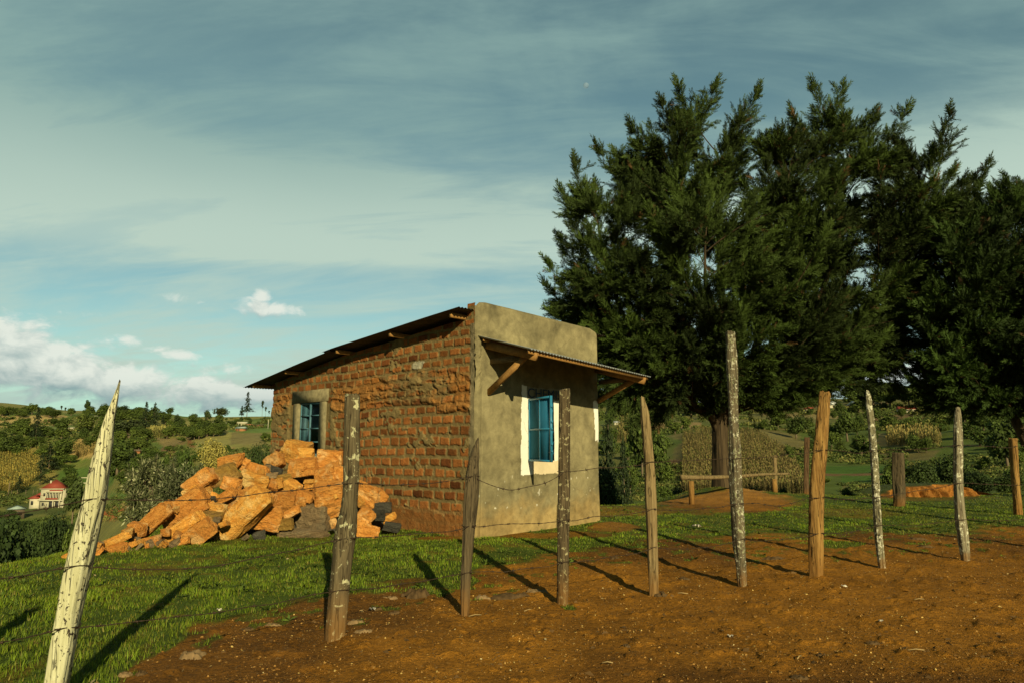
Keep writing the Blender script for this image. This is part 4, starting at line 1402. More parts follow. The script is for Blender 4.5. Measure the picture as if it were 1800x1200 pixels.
def build_posts():
    for k, (mat, line, lab, n, rough) in enumerate(POSTS):
        r = np.random.default_rng(300 + k)
        px, py, w = [np.array(c, float) for c in zip(*line)]
        base = flat(px[0], py[0])
        Y = base[1]
        lean = r.uniform(-0.03, 0.03)
        C = at_depth(px, py, Y)
        C[:, 1] += (C[:, 2] - base[2]) * lean
        rad = w / 2400.0 * Y * (0.97 if k == 0 else 0.92)
        low = C[0] + (C[0] - C[1]) / np.linalg.norm(C[0] - C[1]) * 0.25
        pts = np.concatenate([[low], C])
        rr = np.concatenate([[rad[0]], rad])
        S = spline(np.concatenate([pts, rr[:, None]], 1), 16)
        # spline must not round over the tip
        nn = 32
        sq = 1.0 if n == 4 else 0.75 if n == 6 else 0.25
        V, Q, T = tube(S[:, :3], np.maximum(S[:, 3], 0.004), nn, rough=0.08 + rough * 0.4, seed=k * 7 + 1, freq=1.8, sq=sq, turn=0.5 + k * .37)
        if n > 3:
            ang = np.arctan2(V[:, 1] - Y, V[:, 0] - np.interp(V[:, 2], S[:, 2], S[:, 0]))
            cx = np.interp(V[:, 2], S[:, 2], S[:, 0])
            cy = np.interp(V[:, 2], S[:, 2], S[:, 1])
            gr = fbm(np.cos(ang) * 5 + 9, np.sin(ang) * 5 + 9, V[:, 2] * 0.8, 4, 20 + k)
            f = 1 + (gr - .5) * 0.42 - 0.16 * sstep(np.abs(gr - .5), .03, 0.0)
            V[:, 0] = cx + (V[:, 0] - cx) * f
            V[:, 1] = cy + (V[:, 1] - cy) * f
        top = V[:, 2] > C[-1, 2] - 0.05      # rough sawn or broken top
        V[top, 2] += (fbm(V[top, 0] * 60, V[top, 1] * 60, o=2, seed=k) - .5) * 0.05
        o = mk('fence_post', V, Q, WOOD[mat], tris=T, loc=base, smooth=True)
        tag(o, lab, 'fence post', 'rough wooden posts of the barbed wire fence')
        POST_XY.append((C, rad))


build_posts()


# ------------------------------------------------------------------ barbed wire
def post_face(i, py):
    """point on the camera side of post i at photo height py"""
    C, rad = POST_XY[i]
    zz = at_depth(0.0, py, C[0, 1])[2]
    o = np.argsort(C[:, 2])
    p = np.array([np.interp(zz, C[o, 2], C[o, a]) for a in range(3)])
    p[2] = zz
    return p + np.array([0, -np.interp(zz, C[o, 2], rad[o]) * 0.95 - 0.006, 0])


def strand(ends, sag, label, seed, barb=0.24, rad=0.0030, jig=1.0):
    """ends: (post index, py); sag per span in m"""
    r = np.random.default_rng(seed)
    pts = [post_face(i, y) for i, y in ends]
    line = []
    for a, b, s in zip(pts[:-1], pts[1:], sag):
        m = max(24, int(np.linalg.norm(b - a) / 0.045))
        t = np.linspace(0, 1, m, endpoint=False)[:, None]
        p = a + (b - a) * t
        p[:, 2] -= (4 * t * (1 - t))[:, 0] * s
        q = p[:, 0] * 2.3 + seed
        env = np.sin(math.pi * t[:, 0]) ** 0.5
        p[:, 2] += (fbm(q, q * 0 + seed, o=4, seed=seed) - .5) * 0.075 * jig * env
        p[:, 1] += (fbm(q + 40, q * 0 + seed, o=4, seed=seed) - .5) * 0.06 * jig * env
        line.append(p)
    line.append(pts[-1][None])
    L = np.concatenate(line)
    b = MB()
    ph = np.arange(len(L)) * 1.9
    off = np.stack([0 * ph, np.cos(ph), np.sin(ph)], -1) * rad * 0.9
    b.tube(L + off, rad * 0.72, 5)
    b.tube(L - off, rad * 0.72, 5)
    D = np.concatenate([[0], np.cumsum(np.linalg.norm(np.diff(L, axis=0), axis=1))])
    d = 0.1
    while d < D[-1]:
        c = np.array([np.interp(d, D, L[:, a]) for a in range(3)])
        for _ in range(2):
            v = unit(r.normal(size=3)) * np.array([.6, 1, 1])
            b.tube([c - v * 0.026, c + v * 0.026], [0.0012, 0.0018], 4)
        b.tube([c - (0.012, 0, 0), c + (0.012, 0, 0)], 0.0062, 6)
        d += barb * r.uniform(0.6, 1.35)
    for i, y in ends:                        # wire wrapped round each post
        C, rd = POST_XY[i]
        p = post_face(i, y)
        rr = np.interp(p[2], C[np.argsort(C[:, 2]), 2], rd[np.argsort(C[:, 2])]) * 1.07 + 0.004
        a = np.linspace(0, 2 * math.pi, 22)
        ring = np.stack([p[0] + rr * np.sin(a), p[1] + rr * 0.95 + 0.006 - rr * np.cos(a), p[2] + 0.004 * np.sin(a * 3)], -1)
        b.tube(ring, rad, 5)
    o = b.build('barbed_wire', MAT['wire'], loc=pts[1])
    tag(o, label, 'barbed wire', 'strands of the barbed wire fence')


strand([(15, 925), (0, 876), (1, 848), (2, 836), (3, 828), (4, 811), (5, 805), (6, 790), (7, 790), (8, 782), (13, 782), (14, 778)],
       [0.05, 0.03, 0.05, 0.14, 0.02, 0.0, 0.01, 0.02, 0.01, 0.02, 0.02], 'top strand of rusty barbed wire, sagging before the grey front wall', 1)
strand([(15, 1030), (0, 992), (1, 944), (2, 923), (3, 912), (4, 893), (5, 884), (6, 873), (7, 873), (8, 848), (13, 846), (14, 842)],
       [0.05, 0.08, 0.03, 0.01, 0.02, 0.02, 0.03, 0.01, 0.01, 0.02, 0.02], 'middle strand of rusty barbed wire crossing the foot of the grey front wall', 2)
strand([(15, 1150), (0, 1100), (1, 1034), (2, 1005), (3, 985), (4, 960), (5, 946), (6, 935), (7, 922), (8, 912), (13, 908), (14, 900)],
       [0.05, 0.03, 0.03, 0.02, 0.03, 0.03, 0.03, 0.03, 0.02, 0.02, 0.02], 'lowest strand of rusty barbed wire, close above the grass and dirt', 3)


# ------------------------------------------------------------------ bench under the tree
def build_bench():
    c = flat(1290, 880)
    t = empty('bench', c)
    tag(t, 'rough log bench on short posts beneath the cypress tree', 'bench')
    a = at_depth(1198, 838, 18.3)
    m1 = at_depth(1290, 837, 19.9)
    e = at_depth(1387, 832, 21.6)
    MB().tube(spline([a, (a + m1) / 2 + (0, 0, -.015), m1, (m1 + e) / 2 + (0, 0, .02), e], 8), np.linspace(0.068, 0.036, 33), 9, 0.2, 4).build('seat', WOOD['pale'], t, smooth=True)
    for px, py, Y, w in ((1215, 846, 18.45, 0.082), (1361, 842, 21.2, 0.085)):
        p = at_depth(px, py, Y)
        MB().tube([(p[0], p[1], terrain(p[0], p[1]) - .15), (p[0], p[1], (p[2] + terrain(p[0], p[1])) / 2), p + (0, 0, .02)], [w, w * .95, w * .9], 7, 0.15, int(px)).build('leg', WOOD['tan'], t)


build_bench()

# ------------------------------------------------------------------ eroded red bank at the edge of the yard
def build_bank():
    n, m = 26, 160
    us = np.linspace(0, 1, m)
    px = 1555 + us * 190
    prof = np.interp(us, [0, .08, .25, .7, .85, 1.0], [0.02, 0.14, 0.27, 0.33, 0.18, 0.02])
    V, C = [], []
    for k in range(n):
        f = k / (n - 1)
        b = flat(px, np.interp(us, [0, 1], [872, 868]))
        rills = fbm(us * 13 + 0.5 * fbm(us * 5, us * 0 + f * 2, o=2, seed=94), us * 0 + f * 1.1, o=5, seed=91)
        rills = np.clip((rills - .5) * 1.6 + .5, 0, 1)
        h = prof * np.interp(f, [0, .12, .5, .6, 1], [-.3, 0.0, .92, 1.0, 0.92])
        y = np.interp(f, [0, .12, .5, .6, 1], [-.1, 0, .22, .35, 1.7])
        dep = (rills - .5) * 1.0 * np.interp(f, [0, .15, .5, .62, 1], [0.6, 1, .9, .2, 0])
        P = b + np.stack([0 * us, y + dep, h + (fbm(us * 30, us * 0 + f * 6, o=3, seed=92) - .5) * 0.05], -1)
        V.append(P)
        top = sstep(f, .52, .62)
        c = np.array((0.30, 0.125, 0.025))[None] * (0.65 + 0.7 * rills)[:, None] * (1 - top) + np.array((0.06, 0.075, 0.018))[None] * top
        C.append(c)
    V, C = np.array(V).reshape(-1, 3), np.array(C).reshape(-1, 3)
    Q = [(a * m + b, a * m + b + 1, a * m + m + b + 1, a * m + m + b) for a in range(n - 1) for b in range(m - 1)]
    o = mk('earth_bank', V, Q, MAT['ground'], loc=flat(1640, 870), col=C, smooth=True)
    tag(o, 'low eroded orange earth bank at the far edge of the grass', 'earth bank', kind='structure')


build_bank()

# ------------------------------------------------------------------ clods and litter on the dirt
CLODS = [(732, 1046, 58, 28, 'clod', 'large dark clod of earth between the bent grey post and the pointed post'),
         (895, 1050, 95, 16, 'clod', 'long dark ridge of clods just left of the straight flaky post'),
         (945, 1043, 46, 14, 'flake', 'grey crust of mud at the end of the long ridge of clods'),
         (684, 1051, 34, 10, 'flake', 'grey crumb left of the large dark clod'),
         (846, 1052, 34, 12, 'flake', 'small grey clod right of the foot of the pointed post'),
         (340, 1155, 58, 20, 'flake', 'flat pale mud flake on the dirt left of the bent grey post'),
         (435, 1104, 34, 9, 'clod', 'dark flat clod near the grass edge left of the bent post'),
         (480, 1096, 42, 9, 'flake', 'thin grey flake left of the foot of the bent post'),
         (625, 1094, 40, 12, 'flake', 'grey flake right of the foot of the bent post'),
         (658, 1070, 30, 10, 'clod', 'dark crumb above the flake right of the bent post'),
         (692, 1078, 26, 8, 'clod', 'small dark clod below the large one'),
         (640, 1112, 44, 8, 'flake', 'low grey mud patch right of the bent post foot'),
         (248, 1183, 22, 18, 'clod', 'round brown clod at the bottom left by the grass edge'),
         (220, 1185, 30, 12, 'flake', 'grey mud flakes at the bottom left beside the grass'),
         (1081, 982, 24, 10, 'clod', 'small dark lump near the grass, right of the flaky post'),
         (1160, 1046, 34, 14, 'clod', 'earth clod at the foot of the pale cracked post'),
         (1535, 1130, 30, 8, 'clod', 'flat dark clod in the open dirt on the lower right'),
         (1492, 1146, 14, 4, 'clod', 'tiny dark chip left of the flat dark clod'),
         (1405, 1192, 42, 12, 'clod', 'dark clod cut by the bottom edge of the view'),
         (1610, 949, 46, 8, 'clod', 'dark tuft of turf on the dirt beyond the mossy post'),
         (1625, 961, 30, 7, 'clod', 'second dark turf piece, nearer, beyond the mossy post'),
         (1360, 980, 56, 9, 'clod', 'dark strip of turf on the dirt between the tallest and the tan post'),
         (1205, 1016, 24, 5, 'clod', 'dark flake between the pale and the tallest post'),
         (1102, 1140, 18, 7, 'clod', 'dark chip in the middle of the dirt'),
         (1444, 1152, 20, 7, 'clod', 'dark chip in the dirt right of centre'),
         (1300, 1020, 18, 8, 'clod', 'crumb at the foot of the tallest post')]


def clod_mesh(size, seed, mat):
    """crumbled earth: a low ragged lump grown from one noisy sheet"""
    r = np.random.default_rng(seed)
    W, D, H = size
    n, m = 40, 30
    X, Y = np.meshgrid(np.linspace(-.62, .62, n), np.linspace(-.62, .62, m))
    ang = np.arctan2(Y, X)
    rad = np.hypot(X, Y) * 2
    lim = 0.62 + 0.75 * (fbm(np.cos(ang) * 1.8 + seed, np.sin(ang) * 1.8 + seed, o=4, seed=seed) - .35)
    nz = fbm(X * 9 + seed, Y * 9 * D / W + seed, o=5, seed=seed)
    h = (1 - sstep(rad, lim * .72, lim * 1.02)) * (0.35 + 0.9 * np.clip(nz - .25, 0, 1)) + np.where(nz > .60, .15, 0) * (rad < lim)
    Z = h * H - 0.45 * H * sstep(rad, lim * .95, lim * 1.1) + (nz - .5) * .2 * H
    V = np.stack([X * W, Y * D, Z], -1).reshape(-1, 3)
    Q = [(a * n + b, a * n + b + 1, a * n + n + b + 1, a * n + n + b) for a in range(m - 1) for b in range(n - 1)
         if rad[a, b] < lim[a, b] * 1.12]
    me = mk_mesh('earth_clod', V, Q)
    me.materials.append(mat)
    return me


def build_litter():
    for k, (px, py, w, h, mat, lab) in enumerate(CLODS):
        P = flat(px, py)
        sc = P[1] / 1200.0
        r = np.random.default_rng(500 + k)
        W = w * sc
        H = max(0.02, min(h * sc * 0.42, W * 0.22))
        D = min(W, max(W * 0.45, h * sc * 2.0))
        me = clod_mesh((W, D, H), 520 + k, MAT[mat])
        o = bpy.data.objects.new('earth_clod', me)
        COL.objects.link(o)
        P[2] = terrain(P[0], P[1]) + 0.004
        o.location = P
        o.rotation_euler = (0, 0, r.uniform(-.3, .3))
        tag(o, lab, 'clod', 'clods of earth on the dirt')
    SCR = [(655, 1073, 10, 'dirty white scrap on the dirt right of the bent grey post'), (385, 1080, 9, 'pale crumpled scrap in the grass edge left of the bent post'),
           (1484, 1036, 8, 'white chip on the dirt below the tan post'), (1549, 1094, 6, 'little white chip in the open dirt on the right'), (1284, 1121, 8, 'white scrap in the middle of the dirt'),
           (822, 1052, 8, 'white bit by the foot of the pointed post'), (1225, 931, 14, 'pale flat scrap on the grass behind the pale cracked post')]
    for k, (px, py, w, lab) in enumerate(SCR):
        P = flat(px, py)
        W = w * P[1] / 1200.0
        r = np.random.default_rng(600 + k)
        n = 7
        g = np.linspace(-.5, .5, n)
        X, Y = np.meshgrid(g, g)
        X = X + (r.random(X.shape) - .5) * .12
        Y = Y * .8 + (r.random(X.shape) - .5) * .12
        Z = r.random(X.shape) * 0.35 + 0.05
        V = np.stack([X, Y, Z], -1).reshape(-1, 3) * W
        Q = [(a * n + b, a * n + b + 1, a * n + n + b + 1, a * n + n + b) for a in range(n - 1) for b in range(n - 1)]
        V2 = V + (0, 0, 0.004)
        Q = Q + [tuple(i + n * n for i in q[::-1]) for q in Q]
        P[2] = terrain(P[0], P[1]) + 0.012 + (0.03 if grassiness(P[0], P[1]) > .5 else 0)
        o = mk('litter_scrap', np.concatenate([V2, V]), Q, MAT['paper'], world=False)
        o.location = P
        tag(o, lab, 'litter', 'scraps of litter')
    STR = [(1405, 1158, 26, 20), (835, 1084, 30, 8), (1068, 1170, 24, -4), (1198, 1044, 28, -6), (1616, 1056, 22, 0), (930, 1076, 26, 12), (1610, 1146, 36, -2)]
    for k, (px, py, w, a) in enumerate(STR):
        P = flat(px, py)
        W = w * 0.75 * P[1] / 1200.0 / 2
        c, s = math.cos(math.radians(a * 2.5)), math.sin(math.radians(a * 2.5))
        z = terrain(P[0], P[1]) + 0.012
        b = MB().tube([(P[0] - W * c, P[1] - W * s, z), (P[0], P[1], z + .01), (P[0] + W * c, P[1] + W * s, z + .004)], 0.004, 6)
        o = b.build('straw_stalk', MAT['straw'], loc=(P[0], P[1], z))
        tag(o, 'thin dry stalk lying on the bare dirt', 'stalk', 'dry stalks on the dirt')


build_litter()


def build_pebbles():
    N = 120000
    r = np.random.default_rng(77)
    u = r.random(N)
    y = 2.6 + (14.5 - 2.6) * u ** 1.6
    x = r.uniform(-0.85, 0.95, N) * y
    g = grassiness(x, y)
    k = (g < 0.15) & (fbm(x * 1.3, y * 1.3, o=3, seed=78) + r.random(N) * 0.35 > 0.46)
    x, y = x[k], y[k]
    N = len(x)
    TV = np.array([(1, 0, 0), (-1, 0, 0), (0, 1, 0), (0, -1, 0), (0, 0, 1), (0, 0, -1)], float)
    TQ = np.array([(0, 2, 4), (2, 1, 4), (1, 3, 4), (3, 0, 4)])
    s = 0.0025 + 0.008 * r.random(N) ** 4
    S = np.stack([s * r.uniform(.7, 1.6, N), s, s * r.uniform(.4, .8, N)], -1)
    R = frames(np.stack([r.normal(size=N), r.normal(size=N), 0.2 * r.normal(size=N)], -1), r=r)
    cl = fbm(x * 7, y * 7, o=4, seed=51)
    z = terrain(x, y) + (cl - .5) * .022 + 0.016 * sstep(cl, .60, .70) + s * .3
    pal = np.array([(0.26, 0.14, 0.035), (0.42, 0.29, 0.09), (0.10, 0.055, 0.018), (0.17, 0.080, 0.016), (0.55, 0.45, 0.22)])
    pick = r.choice(5, N, p=[.33, .06, .335, .27, .005])
    big = (pick == 2) & (r.random(N) < 0.10)
    S[big] *= np.array([2.6, 2.2, 1.1])
    c = 1.15 * pal[pick] * r.uniform(.7, 1.2, N)[:, None]
    V, T, C = scatter(TV, TQ, np.stack([x, y, z], -1), R, S, c)
    o = mk('pebbles', V, None, MAT['pebble'], tris=T, col=C, loc=(0, 6, 0))
    tag(o, 'fine gravel strewn over the red dirt', 'gravel', kind='stuff')


build_pebbles()


# ------------------------------------------------------------------ grass
def build_grass():
    r = np.random.default_rng(9)
    xs, ys = [], []
    for y0, y1, dens in ((2.8, 5, 2600), (5, 8, 2000), (8, 12, 1100), (12, 18, 520), (18, 28, 190)):
        a0, a1 = -0.86 * y1, 0.95 * y1
        N = int((a1 - a0) * (y1 - y0) * dens)
        x, y = r.uniform(a0, a1, N), r.uniform(y0, y1, N)
        k = np.abs(x) < 0.92 * y + .4
        x, y = x[k], y[k]
        g = grassiness(x, y)
        k = r.random(len(x)) < g ** 1.5
        xs.append(x[k])
        ys.append(y[k])
    x, y = np.concatenate(xs), np.concatenate(ys)
    P2 = np.stack([x, y, 0 * x], -1) - HA
    u, v = P2 @ HW, P2 @ HB
    k = ~((u > -0.02) & (u < FW) & (v > -0.03) & (v < SD))
    x, y = x[k], y[k]
    N = len(x)
    rr = np.hypot(x, y)
    # blade: 3 pairs of points and a tip, bent over
    t = np.array([0, .4, .75, 1.0])
    wv = np.array([1, .85, .5, .06])
    TV = np.concatenate([[(0.5 * w_, 0.55 * tt ** 2.0, tt) for tt, w_ in zip(t, wv)], [(-0.5 * w_, 0.55 * tt ** 2.0, tt) for tt, w_ in zip(t, wv)]])
    TQ = np.array([(i, i + 1, i + 5, i + 4) for i in range(3)])
    n1 = fbm(x * 0.9, y * 0.9, o=3, seed=95)
    n2 = fbm(x * 4.5, y * 4.5, o=3, seed=96)
    pxx, pyy = project(np.stack([x, y, 0 * x], -1))
    tall = np.interp(y, [3, 5.5, 9, 20], [1.25, 0.9, 0.75, 0.8]) * np.where(x < -0.5, 1.0, 0.8)
    h = (0.010 + 0.085 * n2 ** 2.4 + 0.018 * r.random(N)) * tall * (0.6 + 0.9 * n1)
    h = h * np.interp(grassiness(x, y), [0.2, 1.0], [0.6, 1.0])
    w = np.clip(rr * 0.00085, 0.0035, 0.012) * r.uniform(.7, 1.3, N)
    az = r.uniform(0, 2 * math.pi, N)
    c, s = np.cos(az), np.sin(az)
    Z = np.zeros(N)
    lean = r.uniform(0.2, 1.6, N)
    R = np.stack([np.stack([c, s, Z], -1), np.stack([-s * lean, c * lean, Z], -1), np.stack([Z + r.normal(size=N) * .15, Z + r.normal(size=N) * .15, Z + 1], -1)], -1)
    S = np.stack([w, h, h], -1)
    col = np.array((0.112, 0.166, 0.009)) * np.clip(-0.30 + 1.0 * n1 + 1.7 * n2, 0.16, 2.0)[:, None] * r.uniform(.65, 1.3, N)[:, None]
    yl = (r.random(N) < 0.13)[:, None]
    col = np.where(yl, np.array((0.24, 0.22, 0.035)) * r.uniform(.6, 1.2, N)[:, None], col)
    dry = sstep(fbm(x * .7 + 30, y * .7, o=3, seed=97), .52, .68) * np.interp(x, [-2, 3], [0.25, 0.8])
    col = col * (1 - .6 * dry[:, None]) + np.array((0.17, 0.15, 0.025)) * .6 * dry[:, None]
    V, Q, C = scatter(TV, TQ, np.stack([x, y, terrain(x, y) - .004], -1), R, S, col)
    o = mk('grass', V, Q, MAT['grass'], col=C, loc=(0, 8, 0))
    tag(o, 'short green grass around the building and along the fence', 'grass', kind='stuff')
    print('grass blades', N)


build_grass()


def build_weeds():
    r = np.random.default_rng(19)
    N = 5200
    y = 3.2 + 16 * r.random(N) ** 1.5
    x = r.uniform(-.85, .9, N) * y
    k = (grassiness(x, y) > .35) & (fbm(x * 1.1, y * 1.1, o=3, seed=98) > .46)
    Q2 = np.stack([x, y, 0 * x], -1) - HA
    k &= ~((Q2 @ HW > -.1) & (Q2 @ HW < FW) & (Q2 @ HB > -.1) & (Q2 @ HB < SD))
    x, y = x[k], y[k]
    n = len(x)
    # rosettes of broad leaves
    m = 7
    a = r.uniform(0, 6.28, (n, m))
    el = r.uniform(.1, .9, (n, m))
    ax = np.stack([np.cos(a) * np.cos(el), np.sin(a) * np.cos(el), np.sin(el)], -1).reshape(-1, 3)
    P = np.repeat(np.stack([x, y, terrain(x, y) + .005], -1), m, 0)
    TV = np.array([(0, 0, 0), (.45, -.16, .03), (1, 0, -.12), (.45, .16, .03)])
    S = np.repeat(r.uniform(.03, .085, n), m) * r.uniform(.6, 1.2, n * m)
    col = np.repeat(np.array((0.085, 0.125, 0.018)) * r.uniform(.5, 1.5, n)[:, None], m, 0)
    V, Q, C = scatter(TV, np.array([(0, 1, 2, 3)]), P, frames(ax, roll=r.normal(size=n * m) * .4, r=r), S, col)
    o = mk('weeds', V, Q, MAT['grass'], col=C, loc=(0, 8, 0))
    tag(o, 'low broad leaved weeds growing among the grass', 'weeds', kind='stuff')
    # dead leaves and straw
    N = 2600
    y = 3.0 + 17 * r.random(N) ** 1.4
    x = r.uniform(-.85, .9, N) * y
    cl = fbm(x * .9 + 4, y * .9, o=3, seed=99)
    k = r.random(N) < sstep(cl, .42, .62) * .75
    x, y = x[k], y[k]
    n = len(x)
    a = r.uniform(0, 6.28, n)
    ax = np.stack([np.cos(a), np.sin(a), r.normal(size=n) * .25], -1)
    g = grassiness(x, y)
    P = np.stack([x, y, terrain(x, y) + .008 + .028 * g], -1)
    TV = np.array([(-.5, 0, 0), (0, -.5, .12), (.5, 0, .02), (0, .5, .1)])
    L = r.uniform(.012, .05, n)
    S = np.stack([L, L * r.choice([.12, .2, .55], n), L], -1)
    pal = np.array([(.36, .25, .10), (.22, .14, .05), (.10, .06, .025), (.46, .36, .18)])
    C0 = pal[r.choice(4, n, p=[.3, .3, .3, .1])] * r.uniform(.7, 1.2, n)[:, None]
    V, Q, C = scatter(TV, np.array([(0, 1, 2, 3)]), P, frames(ax, roll=r.normal(size=n) * .5, r=r), S, C0)
    o = mk('leaf_litter', V, Q, MAT['grass'], col=C, loc=(0, 8, 0))
    tag(o, 'dead leaves and bits of straw lying about the yard', 'leaf litter', kind='stuff')


build_weeds()

# pale moon
def build_moon():
    D = 4000.0
    P = at_depth(1030, 151, D)
    r = 6.0 / 1200 * D * 0.9
    bm = bmesh.new()
    bmesh.ops.create_uvsphere(bm, u_segments=32, v_segments=16, radius=r)
    me = bpy.data.meshes.new('moon')
    bm.to_mesh(me)
    bm.free()
    m, T = new_mat('moon_pale')
    n = T.noise(T.n('ShaderNodeTexCoord').outputs['Object'], 0.09, 3)
    d = T.n('ShaderNodeBsdfDiffuse', {0: T.mix(n, (0.26, 0.36, 0.46), (0.44, 0.54, 0.64))})
    t = T.n('ShaderNodeBsdfTransparent')
    x = T.n('ShaderNodeMixShader', {0: 0.30, 1: t.outputs[0], 2: d.outputs[0]})
    o_ = T.n('ShaderNodeOutputMaterial')
    T.t.links.new(x.outputs[0], o_.inputs[0])
    me.materials.append(m)
    for p in me.polygons:
        p.use_smooth = True
    o = bpy.data.objects.new('moon', me)
    COL.objects.link(o)
    o.location = P
    tag(o, 'tiny pale daytime moon high above the building', 'moon')


build_moon()
# ------------------------------------------------------------------ the big cypresses
def spray_template(seed):
    """one feathery cypress spray along +X, length 1"""
    r = np.random.default_rng(seed)
    V, Q = [], []

    def leaf(p, d, L, w, up):
        p, d = np.asarray(p), unit(np.asarray(d))
        s = unit(np.cross(d, up)) * w / 2
        k = len(V)
        m = p + d * L * 0.4
        V.extend([p, m + s, p + d * L, m - s])
        Q.append((k, k + 1, k + 2, k + 3))
    leaf((0, 0, 0), (1, 0, 0), 1.06, 0.055, (0, 0, 1))
    for i in range(9):
        x = 0.08 + 0.095 * i
        L = (0.50 - 0.36 * x) * r.uniform(.75, 1.2)
        for sgn in (-1, 1):
            a = r.uniform(.5, .85)
            el = r.uniform(-.5, .5)
            d = (math.cos(a), sgn * math.sin(a) * math.cos(el), math.sin(a) * math.sin(el))
            leaf((x + r.uniform(-.03, .03), 0, 0), d, L, 0.058, unit(r.normal(size=3) * .5 + (0, 0, 1)))
    return np.array(V), np.array(Q)


SPRAYS = [spray_template(s) for s in (1, 2, 3)]


def bez(a, b, c, t):
    t = t[:, None]
    return a * (1 - t) ** 2 + 2 * b * t * (1 - t) + c * t * t


def in_poly(px, py, poly):
    inside = np.zeros(np.shape(px), bool)
    n = len(poly)
    for i in range(n):
        x1, y1 = poly[i]
        x2, y2 = poly[(i + 1) % n]
        c = ((y1 > py) != (y2 > py)) & (px < (x2 - x1) * (py - y1) / (y2 - y1 + 1e-9) + x1)
        inside ^= c
    return inside


def edge_dist(px, py, poly):
    d = 1e9
    for i in range(len(poly)):
        a, b = np.array(poly[i], float), np.array(poly[(i + 1) % len(poly)], float)
        p = np.array([px, py], float)
        t = np.clip(np.dot(p - a, b - a) / np.dot(b - a, b - a), 0, 1)
        d = min(d, np.linalg.norm(p - a - t * (b - a)))
    return d


